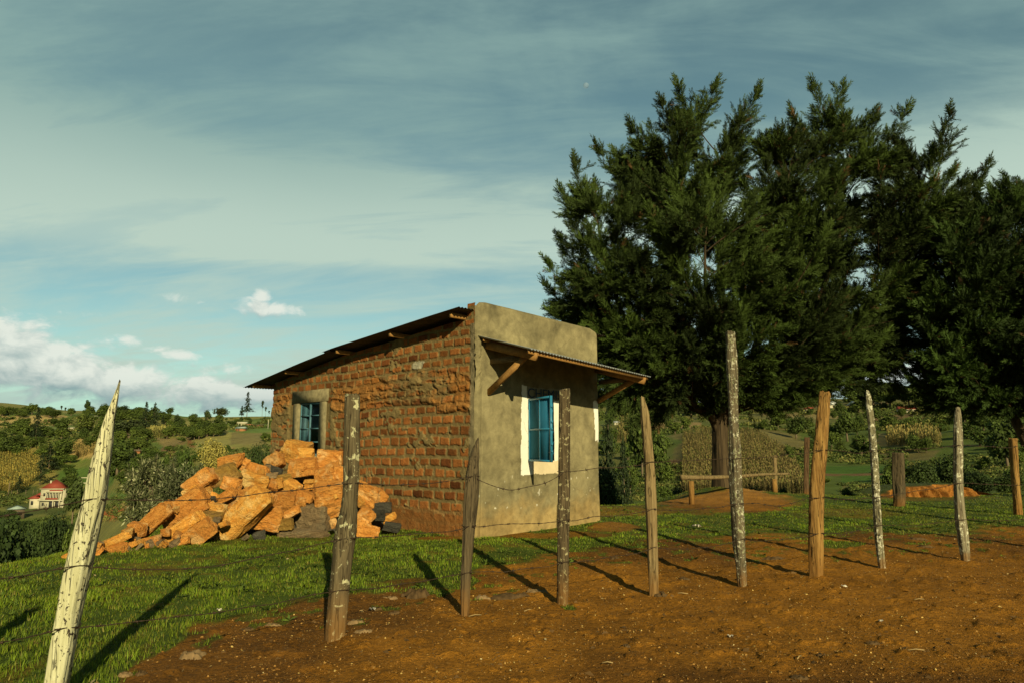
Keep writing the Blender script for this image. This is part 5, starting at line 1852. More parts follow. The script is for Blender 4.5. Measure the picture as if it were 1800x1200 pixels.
def cypress(label, Y0, base_xy, stems, tips, poly, nfill, seed, depth=3.6, dens=1.0):
    r = np.random.default_rng(seed)
    bz = float(terrain(base_xy[0], base_xy[1]))
    root = empty('cypress_tree', (base_xy[0], base_xy[1], bz))
    tag(root, label, 'tree')
    # trunk and limbs
    tb = MB()
    skel = []
    for k, (pts, r0, r1) in enumerate(stems):
        S = spline(pts, 8)
        tb.tube(S, np.linspace(r0, r1, len(S)), 22, 0.28, seed + k, True, 0.9, 0.10 if k == 0 else 0.05)
        skel.append(S)
    tb.build('trunk', MAT['bark'], root, smooth=True)
    allS = np.concatenate(skel)
    allS = allS[allS[:, 2] > bz + 2.2]
    plumes = [(at_depth(px, py + 14, Y0 + off), rm) for px, py, off, rm in tips]
    xs, ys = [p[0] for p in poly], [p[1] for p in poly]
    cnt = 0
    tries = 0
    sky_tips = len(plumes)
    front_px = []
    while cnt < nfill and tries < 20000:
        tries += 1
        px, py = r.uniform(min(xs), max(xs)), r.uniform(min(ys), max(ys))
        if not in_poly(px, py, poly):
            continue
        e = edge_dist(px, py, poly)
        off = -depth * min(1, (e / 170) ** 0.6) * r.uniform(0.55, 1.0)
        if r.random() < 0.25:
            off = -off * 0.9
        elif front_px and min((px - a) ** 2 + 0.6 * (py - b_) ** 2 for a, b_ in front_px) < 25 ** 2:
            continue
        else:
            front_px.append((px, py))
        plumes.append((at_depth(px, py, Y0 + off), r.uniform(0.65, 1.15)))
        cnt += 1
    pos, ax, sz, tone = [], [], [], []
    br = MB()
    for ip, (tip, rm) in enumerate(plumes):
        n0 = len(pos)
        shade = r.uniform(0.6, 1.4)
        if ip < sky_tips:
            rm = rm * 0.82
        # limb origin: a point on the skeleton lower than the tip
        hd = np.hypot(allS[:, 0] - tip[0], allS[:, 1] - tip[1])
        level = ip >= sky_tips and r.random() < 0.65
        want = tip[2] - (0.40 * hd + 0.3 if level else 0.75 * hd + 0.8)
        cost = np.abs(allS[:, 2] - want) + 0.35 * hd
        b = allS[np.argmin(cost)]
        v = tip - b
        L = np.linalg.norm(v)
        if L > 5.2:
            b = tip - v * (5.2 / L)
            v = tip - b
            L = 5.2
        hor = np.array([v[0], v[1], 0])
        ctr = b + hor * (0.5 if level else 0.62) + np.array([0, 0, v[2] * 0.34 + (0.22 * L if level else 0)])
        ns = int((13 + L * 8.0) * dens)
        s = np.sort(r.uniform(0.16, 1.0, ns) ** 0.8)
        C = bez(b, ctr, tip, s)
        D = unit(2 * (1 - s)[:, None] * (ctr - b) + 2 * s[:, None] * (tip - ctr))
        pr = (0.25 + 0.75 * sstep(s, 0.1, 0.4)) * (1 - 0.80 * sstep(s, 0.45, 1.0)) * rm
        tt = np.linspace(0, 1, 9)
        br.tube(bez(b, ctr, tip, tt), np.linspace(0.007 * L + .006, 0.004, 9), 5, caps=False)
        for c, d, L2 in zip(C, D, pr):
            rad = r.normal(size=3)
            rad = unit(rad - d * (rad @ d) + np.array([0, 0, 0.12]))
            dd = unit(d * 1.0 + rad * r.uniform(.7, 1.15))
            L2 = L2 * r.uniform(.65, 1.2)
            m = max(5, int(10 * L2 / 0.8 + 3))
            u = np.linspace(0.12, 1.0, m) + r.uniform(-.04, .04, m)
            side = unit(np.cross(dd, unit(r.normal(size=3))))
            sg = np.where(np.arange(m) % 2, 1.0, -1.0)
            bend = d * 0.25
            P = c + dd * (L2 * u)[:, None] + bend * (L2 * u ** 2)[:, None] * .6
            A = unit(dd * 0.9 + bend + side * (sg * r.uniform(.35, .8, m) * (1.05 - .75 * u))[:, None] + r.normal(size=(m, 3)) * .26 + np.array([0, 0, -.16 if level else -.04]) * u[:, None])
            pos.append(P)
            ax.append(A)
            sz.append(np.clip(L2 * .48, 0.24, 0.48) * r.uniform(.75, 1.2, m) * (1.1 - .35 * u))
        # fine leader at the end
        m = 9
        u = np.linspace(.93, 1.0, m)
        pos.append(bez(b, ctr, tip, u))
        dl = unit(tip - ctr)
        ax.append(unit(dl + r.normal(size=(m, 3)) * np.linspace(.5, .08, m)[:, None]))
        sz.append(np.linspace(.40, .58, m))
        # stray wisps that break the outline
        m = 8
        u = r.uniform(.35, .98, m)
        pw = bez(b, ctr, tip, u)
        aw = unit(unit(tip - ctr) * .9 + r.normal(size=(m, 3)) * .55)
        for q in range(m):
            Lw = r.uniform(.5, 1.0) * rm * (1.25 - .7 * u[q])
            qq = np.linspace(.2, 1, 4)
            pos.append(pw[q] + aw[q] * (qq * Lw)[:, None] + np.array([0, 0, .10]) * (qq ** 2 * Lw)[:, None])
            ax.append(unit(aw[q] + np.array([0, 0, .2]) + r.normal(size=(4, 3)) * .2))
            sz.append(np.linspace(.42, .30, 4))
        tone += [np.full(len(p), shade) for p in pos[n0:]]
    pos, ax, sz = np.concatenate(pos), np.concatenate(ax), np.concatenate(sz)
    R = frames(ax, r=r)
    n = fbm(pos[:, 0] * .8, pos[:, 1] * .8, pos[:, 2] * .8, 3, seed)
    f = (0.6 + 0.8 * n) * r.uniform(.7, 1.3, len(pos)) * np.concatenate(tone)
    col = np.stack([0.031 * f, 0.054 * f, 0.0065 * f], -1)
    dry = r.random(len(pos)) < 0.016
    col[dry] = np.array((0.085, 0.05, 0.016)) * r.uniform(.6, 1.2, dry.sum())[:, None]
    VV, QQ, CC, nn = [], [], [], 0
    which = r.integers(0, 3, len(pos))
    for k in range(3):
        w = which == k
        V, Q, c = scatter(SPRAYS[k][0], SPRAYS[k][1], pos[w], R[w], np.repeat(sz[w][:, None], 3, 1), col[w])
        VV.append(V)
        QQ.append(Q + nn)
        CC.append(c)
        nn += len(V)
    mk('crown', np.concatenate(VV), np.concatenate(QQ), MAT['cyp'], root, col=np.concatenate(CC))
    br.build('branches', MAT['bark'], root)
    print(label[:20], 'sprays', len(pos))
    return root


def build_cypresses():
    Y = 21.65
    P = lambda px, py, off=0.0: at_depth(px, py, Y + off)
    b = flat(1270, 870)
    stems = [
        ([b + (0, 0, -.2), b + (-.02, 0, .45), P(1267, 800), P(1268, 745), P(1272, 700)], 0.28, 0.21),
        ([P(1266, 762), P(1243, 705, .1), P(1215, 640, .3), P(1196, 520, .4), P(1190, 380, .4), P(1190, 260, .3)], 0.180, 0.02),
        ([P(1270, 740), P(1278, 660, .2), P(1270, 540, .5), P(1262, 400, .6), P(1262, 270, .6)], 0.187, 0.02),
        ([P(1274, 742), P(1310, 670, -.2), P(1340, 560, -.3), P(1362, 430, -.2), P(1390, 290, 0)], 0.173, 0.02),
        ([P(1276, 738), P(1340, 660, .8), P(1420, 560, 1.2), P(1470, 440, 1.2), P(1488, 290, 1.0)], 0.158, 0.02),
        ([P(1276, 725), P(1380, 650, .4), P(1500, 570, .6), P(1580, 440, .6), P(1640, 320, .5)], 0.137, 0.02),
        ([P(1264, 745), P(1200, 690, -.6), P(1130, 620, -1.0), P(1075, 500, -1.0), P(1050, 390, -.8)], 0.130, 0.02),
        ([P(1268, 735), P(1250, 640, -1.2), P(1240, 520, -2.2), P(1240, 420, -2.4)], 0.130, 0.02),
        ([P(1272, 735), P(1300, 640, 1.6), P(1310, 500, 2.6), P(1320, 380, 2.6)], 0.130, 0.02)]
    tips = [(988, 325, 0, .8), (1012, 272, .3, .75), (1050, 247, 0, .85), (1085, 262, .6, .8), (1112, 212, .2, .85), (1165, 172, .3, .8), (1192, 142, 0, 1.0), (1212, 200, -.4, .9),
            (1258, 140, .4, .9), (1330, 150, .2, .85), (1300, 200, 0, .9), (1430, 140, .2, .8), (1395, 190, .1, .8), (1480, 142, .6, 1.0), (1535, 200, .4, .9), (1592, 183, .2, .85),
            (1668, 186, 0, .9), (1640, 260, .3, .9), (1735, 276, .3, .9), (1690, 310, -.3, 1.0), (1708, 305, .6, 1.0), (1720, 320, -.6, 1.0), (1675, 290, .6, .9), (1700, 360, -1.0, 1.0), (1352, 240, 0, 1.0), (1440, 240, -.4, 1.0),
            (965, 452, -.2, .8), (962, 490, .2, .7), (975, 540, -.3, .8), (985, 410, .3, .8), (1000, 590, -.4, .8), (1010, 640, .2, .6), (1040, 660, -.5, .7), (1560, 260, -.2, .9)]
    poly = [(1070, 735), (1010, 640), (975, 550), (985, 460), (1005, 365), (1060, 295), (1120, 260), (1190, 205), (1255, 205), (1320, 245), (1400, 245), (1480, 200), (1560, 270),
            (1640, 280), (1690, 370), (1680, 470), (1640, 570), (1600, 690), (1500, 700), (1400, 715), (1300, 715), (1235, 735), (1150, 742)]
    cypress('huge dark spreading cypress with several stems rising behind the bench', Y, b[:2], stems, tips, poly, 285, 5)
    Y2 = 20.5
    P = lambda px, py, off=0.0: at_depth(px, py, Y2 + off)
    b2 = P(1868, 868)
    b2[2] = terrain(b2[0], b2[1])
    stems = [([b2 + (0, 0, -.2), P(1830, 820), P(1795, 760), P(1768, 690), P(1752, 620), P(1760, 500), P(1790, 380)], 0.173, 0.02),
             ([b2 + (.1, .2, -.2), P(1845, 790, .2), P(1805, 705, .2), P(1785, 620, .3), P(1800, 480, .3), P(1850, 360, .3)], 0.187, 0.02),
             ([b2 + (.3, .1, -.2), P(1900, 760), P(1920, 600), P(1930, 400)], 0.187, 0.02),
             ([P(1768, 690), P(1720, 640, -.3), P(1690, 560, -.4), P(1680, 470, -.4)], 0.14, 0.04)]
    tips = [(1770, 312, 0, .9), (1800, 322, .4, .9), (1745, 350, .2, .8), (1840, 290, 0, .9), (1900, 280, 0, .9), (1715, 400, -.4, .8), (1690, 440, 0, .8), (1722, 345, .6, .9), (1745, 330, 1.0, .9), (1775, 350, -.6, .9), (1705, 365, .5, .9), (1690, 400, 1.0, .9)]
    poly = [(1590, 650), (1610, 520), (1670, 410), (1735, 350), (1800, 345), (1900, 320), (2080, 360), (2150, 520), (2060, 680), (1900, 740), (1800, 725), (1740, 715), (1660, 715), (1600, 700)]
    cypress('second cypress with slanting twin trunks at the right edge of the photo', Y2, b2[:2], stems, tips, poly, 165, 6, 3.4)


build_cypresses()
# ------------------------------------------------------------------ trees, bushes and buildings on the slopes beyond
def leaf_quads(pos, out, size, r, col):
    """little kite shaped leaf clumps facing roughly outwards"""
    TV = np.array([(0, -.5, 0), (.5, 0, .12), (0, .62, 0), (-.5, 0, .12)])
    TQ = np.array([(0, 1, 2, 3)])
    N = len(pos)
    nrm = unit(out + r.normal(size=(N, 3)) * 0.65)
    R = frames(nrm, r=r)
    R = np.stack([R[:, :, 1], R[:, :, 2], R[:, :, 0]], -1)
    return scatter(TV, TQ, pos, R, size, col)


def tpl_broad(seed, n=2200, cz=0.54, rx=.43, rz=.42, ncl=20, leaf=.055, base=(0.058, 0.086, 0.013), trunk=True):
    r = np.random.default_rng(seed)
    V, Q, C, k = [], [], [], 0
    for i in range(ncl):
        d = unit(r.normal(size=3)) * r.uniform(.35, .95)
        c = np.array([d[0] * rx * .75, d[1] * rx * .75, cz + d[2] * rz * .8])
        cr = r.uniform(.10, .23) * (rx / .42)
        m = n // ncl
        o = unit(r.normal(size=(m, 3)))
        p = c + o * (cr * r.uniform(.55, 1.08, m))[:, None] * (1, 1, .85)
        col = np.array(base) * (r.uniform(.75, 1.3) * r.uniform(.6, 1.4, m))[:, None]
        v, q, cc = leaf_quads(p, o + (0, 0, .3), leaf * r.uniform(.6, 1.4, m)[:, None].repeat(3, 1), r, col)
        V.append(v)
        Q.append(q + k)
        C.append(cc)
        k += len(v)
    crown = mk_mesh('crown', np.concatenate(V), np.concatenate(Q), col=np.concatenate(C))
    crown.materials.append(MAT['leaf'])
    b = MB()
    b.tube([(0, 0, -.08), (.01, 0, .2), (-.01, .01, cz)], [.035, .027, .012], 7, .15, seed)
    for i in range(4):
        a = r.uniform(0, 6.28)
        b.tube([(0, 0, .22 + .05 * i), (.12 * math.cos(a), .12 * math.sin(a), cz - .06), (.22 * math.cos(a), .22 * math.sin(a), cz + .1)], [.018, .011, .004], 5)
    tm = mk_mesh('trunk', np.concatenate(b.V), np.concatenate(b.Q), np.concatenate(b.T))
    tm.materials.append(MAT['farbark'])
    return crown, tm


def tpl_conifer(seed, n=1700, base=(0.024, 0.038, 0.011), z0=.16, droop=.25, w=.5, ragged=.35):
    r = np.random.default_rng(seed)
    pos, out, sz = [], [], []
    z = z0
    while z < 0.97:
        L = w * (1 - (z - z0) / (1 - z0)) ** .85 * r.uniform(1 - ragged, 1.1) + .02
        for j in range(r.integers(4, 7)):
            a = r.uniform(0, 6.283)
            Lb = L * r.uniform(.6, 1.05)
            m = max(5, int(Lb * 46))
            u = r.uniform(.1, 1, m)
            p = np.stack([np.cos(a) * Lb * u, np.sin(a) * Lb * u, z - droop * Lb * u * u + .10 * Lb * u], -1) + r.normal(size=(m, 3)) * (.022, .022, .014)
            pos.append(p)
            out.append(np.tile((np.cos(a) * .4, np.sin(a) * .4, .8), (m, 1)))
        z += r.uniform(.018, .042)
    m = 14
    pos.append(np.stack([r.normal(size=m) * .006, r.normal(size=m) * .006, np.linspace(.93, 1.0, m)], -1))
    out.append(r.normal(size=(m, 3)))
    pos, out = np.concatenate(pos), np.concatenate(out)
    N = len(pos)
    col = np.array(base) * r.uniform(.55, 1.45, N)[:, None]
    V, Q, C = leaf_quads(pos, out, (.042 * r.uniform(.6, 1.4, N))[:, None].repeat(3, 1), r, col)
    crown = mk_mesh('crown', V, Q, col=C)
    crown.materials.append(MAT['leaf'])
    b = MB().tube([(0, 0, -.08), (0, 0, .4), (0, 0, .95)], [.022, .015, .003], 6)
    tm = mk_mesh('trunk', np.concatenate(b.V), np.concatenate(b.Q), np.concatenate(b.T))
    tm.materials.append(MAT['farbark'])
    return crown, tm


def tpl_tuft(seed):
    r = np.random.default_rng(seed)
    pos, out = [], []
    for c, cr in (((0, 0, .86), .16), ((.05, .02, .70), .08), ((-.06, 0, .60), .06)):
        m = int(2600 * cr)
        o = unit(r.normal(size=(m, 3)))
        pos.append(np.array(c) + o * cr * r.uniform(.3, 1.1, m)[:, None] * (1, 1, .8))
        out.append(o)
    pos, out = np.concatenate(pos), np.concatenate(out)
    N = len(pos)
    V, Q, C = leaf_quads(pos, out, (.05 * r.uniform(.6, 1.4, N))[:, None].repeat(3, 1), r, np.array((.03, .045, .012)) * r.uniform(.6, 1.4, N)[:, None])
    crown = mk_mesh('crown', V, Q, col=C)
    crown.materials.append(MAT['leaf'])
    b = MB().tube([(0, 0, -.05), (.012, 0, .4), (0, 0, .86)], [.02, .014, .008], 6)
    tm = mk_mesh('trunk', np.concatenate(b.V), np.concatenate(b.Q), np.concatenate(b.T))
    tm.materials.append(MAT['farbark'])
    return crown, tm


def tpl_big_shrub(seed, n=9000, base=(0.095, 0.110, 0.040), pale=(0.30, 0.30, 0.16)):
    """large shrub with whorls of long pale-backed leaves"""
    r = np.random.default_rng(seed)
    V, Q, C, k = [], [], [], 0
    b = MB()
    b.tube([(0, 0, -.06), (.01, 0, .25), (0, 0, .5)], [.03, .022, .012], 7)
    for i in range(95):
        d = unit(r.normal(size=3) + (0, 0, .25))
        tip = np.array([0, 0, .45]) + d * (.47, .47, .52) * r.uniform(.6, 1.05)
        tip[2] = max(tip[2], .03)
        if i % 2 == 0:
            b.tube([(0, 0, r.uniform(.08, .3)), tip * (.45, .45, .6) + (0, 0, .06), tip], [.012, .007, .002], 5)
        m = n // 95
        u = r.random(m)
        o = unit(r.normal(size=(m, 3)) + d * .7)
        p = tip - d * (u * .16)[:, None] + o * .05 * r.uniform(.3, 1.3, m)[:, None]
        col = np.where((r.random(m) < .20)[:, None], np.array(pale), np.array(base)) * (r.uniform(.7, 1.3) * r.uniform(.6, 1.35, m))[:, None]
        TV = np.array([(0, 0, 0), (.42, -.14, .05), (1, 0, -.08), (.42, .14, .05)])
        R = frames(unit(o + (0, 0, -.15)), r=r)
        v, q, cc = scatter(TV, np.array([(0, 1, 2, 3)]), p, R, .062 * r.uniform(.6, 1.3, m), col)
        V.append(v)
        Q.append(q + k)
        C.append(cc)
        k += len(v)
    crown = mk_mesh('crown', np.concatenate(V), np.concatenate(Q), col=np.concatenate(C))
    crown.materials.append(MAT['leaf'])
    tm = mk_mesh('trunk', np.concatenate(b.V), np.concatenate(b.Q), np.concatenate(b.T))
    tm.materials.append(MAT['farbark'])
    return crown, tm


TPL = {
    'broad': [tpl_broad(s) for s in (11, 12, 13, 14)],
    'light': [tpl_broad(s, base=(0.10, 0.125, 0.022)) for s in (21, 22, 23)],
    'tall': [tpl_broad(s, cz=.58, rx=.40, rz=.44, base=(0.040, 0.062, 0.014)) for s in (31, 32)],
    'umbrella': [tpl_broad(s, cz=.80, rx=.48, rz=.14, ncl=12, base=(0.036, 0.050, 0.014)) for s in (41, 42)],
    'bush': [tpl_broad(s, n=1700, cz=.46, rx=.46, rz=.46, ncl=18, leaf=.065, base=(0.065, 0.10, 0.014)) for s in (51, 52, 53)],
    'leafy': [tpl_broad(s, n=5200, cz=.46, rx=.48, rz=.46, ncl=34, leaf=.040, base=(0.034, 0.056, 0.011)) for s in (54, 55, 56)],
    'yellow': [tpl_broad(s, n=3600, cz=.46, rx=.46, rz=.46, ncl=24, leaf=.036, base=(0.24, 0.22, 0.05)) for s in (57,)],
    'conifer': [tpl_conifer(s) for s in (61, 62, 63)],
    'sparse': [tpl_conifer(s, z0=.2, w=.5, ragged=.7, droop=.1) for s in (64, 65)],
    'dense': [tpl_conifer(s, z0=.03, w=.5, ragged=.25, droop=.1) for s in (66, 67)],
    'tuft': [tpl_tuft(s) for s in (71, 72)],
    'silver': [tpl_big_shrub(s) for s in (81, 82)],
}
_tc = [0]


def put_tree(kind, px, by, ty, w, label, group=None, name=None, at=None, cat=None):
    """a tree whose foot stands where the sight line through (px, by) meets the land"""
    P = ground_hit(px, by, rmin=14.0) if at is None else np.array([*at_depth(px, by, at)[:2], 0])
    if at is not None:
        P[2] = terrain(P[0], P[1])
    D = P[1] * CS + (P[2] - 1.5) * SN
    H = max((by - ty) / 1200.0 * D, 0.3)
    if at is not None:                                   # foot hidden: height from the crown's top
        top = at_depth(px, ty, P[1])
        H = max(top[2] - P[2], 0.5)
    W = w / 1200.0 * D
    _tc[0] += 1
    crown, trunk = TPL[kind][_tc[0] % len(TPL[kind])]
    root = empty(name or {'conifer': 'conifer_tree', 'sparse': 'conifer_tree', 'dense': 'conifer_tree', 'bush': 'bush', 'leafy': 'bush', 'yellow': 'bush', 'silver': 'shrub'}.get(kind, 'tree'), P)
    tag(root, label, cat or ('bush' if kind in ('bush', 'leafy', 'yellow') else 'shrub' if kind == 'silver' else 'tree'), group)
    r = random.Random(_tc[0])
    sc = W / 0.95
    rot = r.uniform(0, 6.28)
    for me, nm in ((crown, 'crown'), (trunk, 'trunk')):
        o = bpy.data.objects.new(nm, me)
        o.parent = root
        o.scale = (sc, sc, H)
        o.rotation_euler = (0, 0, rot)
        COL.objects.link(o)
    return root


TREES = [
    # --- left slope, named by what stands out
    ('silver', 262, 908, 792, 96, 'big shrub with pale silvery leaves behind the heap, the left one of the pair', None, 34),
    ('silver', 316, 906, 798, 86, 'big shrub with pale silvery leaves behind the heap, the right one of the pair', None, 33),
    ('leafy', 455, 835, 762, 48, 'dark dense bush at the left end of the brick wall', None, 40),
    ('bush', 428, 832, 798, 30, 'low green bush left of the dark bush by the brick wall', None, 48),
    ('yellow', 377, 800, 754, 56, 'pale yellow-green bush alone on the slope above the heap', None, 95),
    ('bush', 398, 838, 806, 40, 'low dark bush on the slope behind the left shoulder of the heap', None, 60),
    ('leafy', 12, 962, 880, 110, 'dark leafy bush at the left picture edge below the plank shed', None, 24),
    ('leafy', -40, 985, 880, 120, 'dark leafy bush just outside the left picture edge', None, 22),
    ('leafy', 95, 925, 882, 62, 'bright leafy bush below the red roofed house', None, 60),
    ('leafy', 60, 935, 895, 44, 'bush right of the plank shed, below the lawn', None, 52),
    ('bush', 128, 930, 900, 34, 'small bush left of the leaning white post, below the house', None, 55),
    ('tall', 128, 905, 838, 42, 'round dark tree on a bare trunk right of the red roofed house', None, 170),
    ('conifer', 32, 866, 836, 30, 'small dark conifer left of the red roofed house at the maize edge', None, None),
    ('conifer', 70, 852, 796, 32, 'dark conifer above the red roofed house beside the maize', None, None),
    ('conifer', 85, 828, 780, 44, 'drooping conifer with pale trunk at the upper right of the maize', None, None),
    ('broad', 106, 812, 762, 52, 'big round dark tree above the conifers on the left slope', None, None),
    ('conifer', 62, 774, 714, 30, 'tall tapering tree with forked foot, highest on the left slope', None, None),
    ('broad', 34, 776, 733, 34, 'dark round tree left of the tall tapering tree', None, None),
    ('broad', 12, 800, 760, 46, 'dark dome shaped tree at the left edge above the maize', None, None),
    ('bush', 35, 800, 780, 34, 'bright green bush under the dome shaped tree', None, None),
    ('broad', 110, 766, 731, 32, 'reddish green tree left of the long white shed', None, None),
    ('light', 147, 762, 724, 40, 'pale green tree right of the long white shed', None, None),
    ('broad', 146, 776, 748, 18, 'dark lower tree under the pale green tree', None, None),
    ('tall', 152, 724, 702, 14, 'single tall tree with clear stem standing up on the left skyline', None, None),
    ('broad', 56, 728, 706, 24, 'rounded tall tree group highest on the far left skyline', None, None),
    ('tuft', 107, 727, 712, 10, 'palm like tree on the skyline, left of a pair', None, None),
    ('tuft', 114, 729, 715, 9, 'palm like tree on the skyline, right of a pair', None, None),
    ('broad', 98, 733, 718, 34, 'wide dark tree under the palm like pair', None, None),
    ('broad', 2, 730, 711, 18, 'dark tree at the left end of the skyline', None, None),
    ('broad', 36, 732, 714, 22, 'low broad tree on the skyline left of the rounded tall group', None, None),
    ('sparse', 218, 735, 712, 26, 'ragged conifer on the skyline right of the leaning white post', None, None),
    ('umbrella', 226, 782, 738, 62, 'wide flat topped tree right of the leaning white post', None, None),
    ('broad', 205, 845, 768, 74, 'large dark tree mass behind the leaning white post', None, 150),
    ('conifer', 232, 850, 792, 40, 'dark conifer in front of the large dark tree mass', None, 140),
    ('conifer', 253, 768, 705, 30, 'left one of two tall pointed conifers on the left skyline', None, 230),
    ('conifer', 269, 765, 706, 26, 'right one of two tall pointed conifers on the left skyline', None, 232),
    ('conifer', 285, 757, 730, 16, 'short conifer right of the two tall pointed ones', None, 235),
    ('sparse', 433, 746, 688, 26, 'tall ragged conifer with gaps near the building eave', None, 270),
    ('conifer', 424, 746, 712, 14, 'lower conifer leaning on the tall ragged one', None, 272),
    ('tuft', 460, 742, 703, 14, 'tallest of three thin bare trunked trees beside the brick wall', None, 290),
    ('tuft', 466, 742, 714, 11, 'middle one of three thin bare trunked trees beside the brick wall', None, 290),
    ('tuft', 472, 743, 721, 10, 'smallest of three thin bare trunked trees beside the brick wall', None, 290),
    ('umbrella', 385, 752, 717, 28, 'umbrella shaped tree in the middle of the left ridge', None, 215),
    ('broad', 383, 760, 724, 22, 'round tree below the umbrella shaped one', None, 205),
    ('tall', 363, 760, 718, 17, 'upright oval tree on the left ridge, left of the umbrella shaped one', None, 210),
    ('broad', 340, 762, 721, 27, 'broad crowned tree on the left ridge above the hedge', None, 212),
    ('tall', 312, 764, 726, 21, 'roundish tree at the left of the ridge hedge', None, 215),
    ('broad', 348, 768, 728, 20, 'mid tree filling the ridge hedge below the broad crowned one', None, 190),
    ('broad', 402, 764, 738, 20, 'tree beside the little cream house on the ridge', None, 225),
    ('bush', 290, 808, 780, 36, 'dark bush in the hedge row between the brown plots', None, 90),
    ('bush', 325, 800, 768, 34, 'dark round bush right of the first brown plot', None, 100),
    # --- right of the building
    ('dense', 1072, 895, 708, 62, 'dark conifer close behind the right corner of the building', None, 60),
    ('dense', 1098, 890, 770, 52, 'lower dark conifer at the right of the building', None, 52),
    ('leafy', 1065, 885, 800, 70, 'dark bush mass showing beside the right wall edge', None, 46),
    ('broad', 1128, 800, 690, 60, 'dark tree between the building and the pale cracked post', None, 120),
    ('leafy', 1190, 884, 850, 44, 'round dark bush left of the bench', None, 40),
    ('broad', 1160, 830, 752, 60, 'dark tree left of the dry maize field on the right slope', None, 110),
    ('broad', 1108, 850, 800, 44, 'dark tree low down right of the building', None, 90),
    ('bush', 1150, 880, 845, 26, 'small dark bush below the brown plot, left of the bench', None, 70),
    ('leafy', 1325, 880, 848, 46, 'bush behind the bench right of the trunk', None, 34),
    ('bush', 1375, 868, 852, 20, 'little weed bush by the red mound', None, 28),
    ('broad', 1365, 750, 712, 40, 'dark tree on the right slope above the maize', None, None),
    ('broad', 1400, 770, 726, 44, 'dark round tree on the right slope left of the stout tan post', None, None),
    ('broad', 1388, 815, 775, 24, 'slim dark bush in the maize edge on the right slope', None, None),
    ('broad', 1490, 775, 715, 54, 'large dark round tree under the gabled huts', None, None),
    ('broad', 1462, 790, 750, 40, 'dark tree left of the thin mossy post', None, None),
    ('tall', 1450, 800, 762, 30, 'dark tree behind the stout tan post', None, None),
    ('broad', 1515, 800, 756, 40, 'dark tree low behind the thin mossy post', None, None),
    ('tall', 1545, 730, 668, 52, 'tall dark tree on the right ridge left of the long low house', None, 330),
    ('broad', 1570, 735, 690, 44, 'tree beside the long low house on the right ridge', None, 320),
    ('tall', 1630, 728, 668, 60, 'tall dark tree on the right ridge, right of the long low house', None, 330),
    ('broad', 1500, 715, 680, 56, 'tree crown above the gabled huts', None, 420),
    ('broad', 1420, 716, 676, 60, 'tree crown above the left gabled hut', None, 430),
    ('light', 1655, 790, 722, 36, 'pale slender tree left of the kinked post', None, 150),
    ('broad', 1615, 795, 770, 30, 'low dark tree between the ridge plots on the right', None, None),
    ('broad', 1725, 800, 748, 60, 'dark tree right of the kinked post', None, 120),
    ('bush', 1700, 770, 738, 50, 'bush on the slope behind the kinked post', None, None),
    ('leafy', 1630, 868, 800, 62, 'big leafy bush behind the red earth bank, left part', None, 34),
    ('leafy', 1675, 868, 786, 70, 'tallest leafy bush behind the red earth bank', None, 36),
    ('leafy', 1725, 868, 822, 60, 'leafy bush right of the kinked post behind the bank', None, 33),
    ('leafy', 1775, 872, 826, 60, 'leafy bush by the short tan post at the right edge', None, 33),
    ('broad', 1560, 860, 808, 44, 'dark tree with pale stem behind the short square post', None, 60),
    ('broad', 1770, 800, 720, 80, 'dark tree mass behind the slanting twin trunks', None, 90),
    ('bush', 1452, 850, 836, 20, 'tiny bush at the edge of the bright green plot', None, None),
    ('bush', 1490, 876, 852, 26, 'small weed bush at the yard edge near the short square post', None, 30),
]


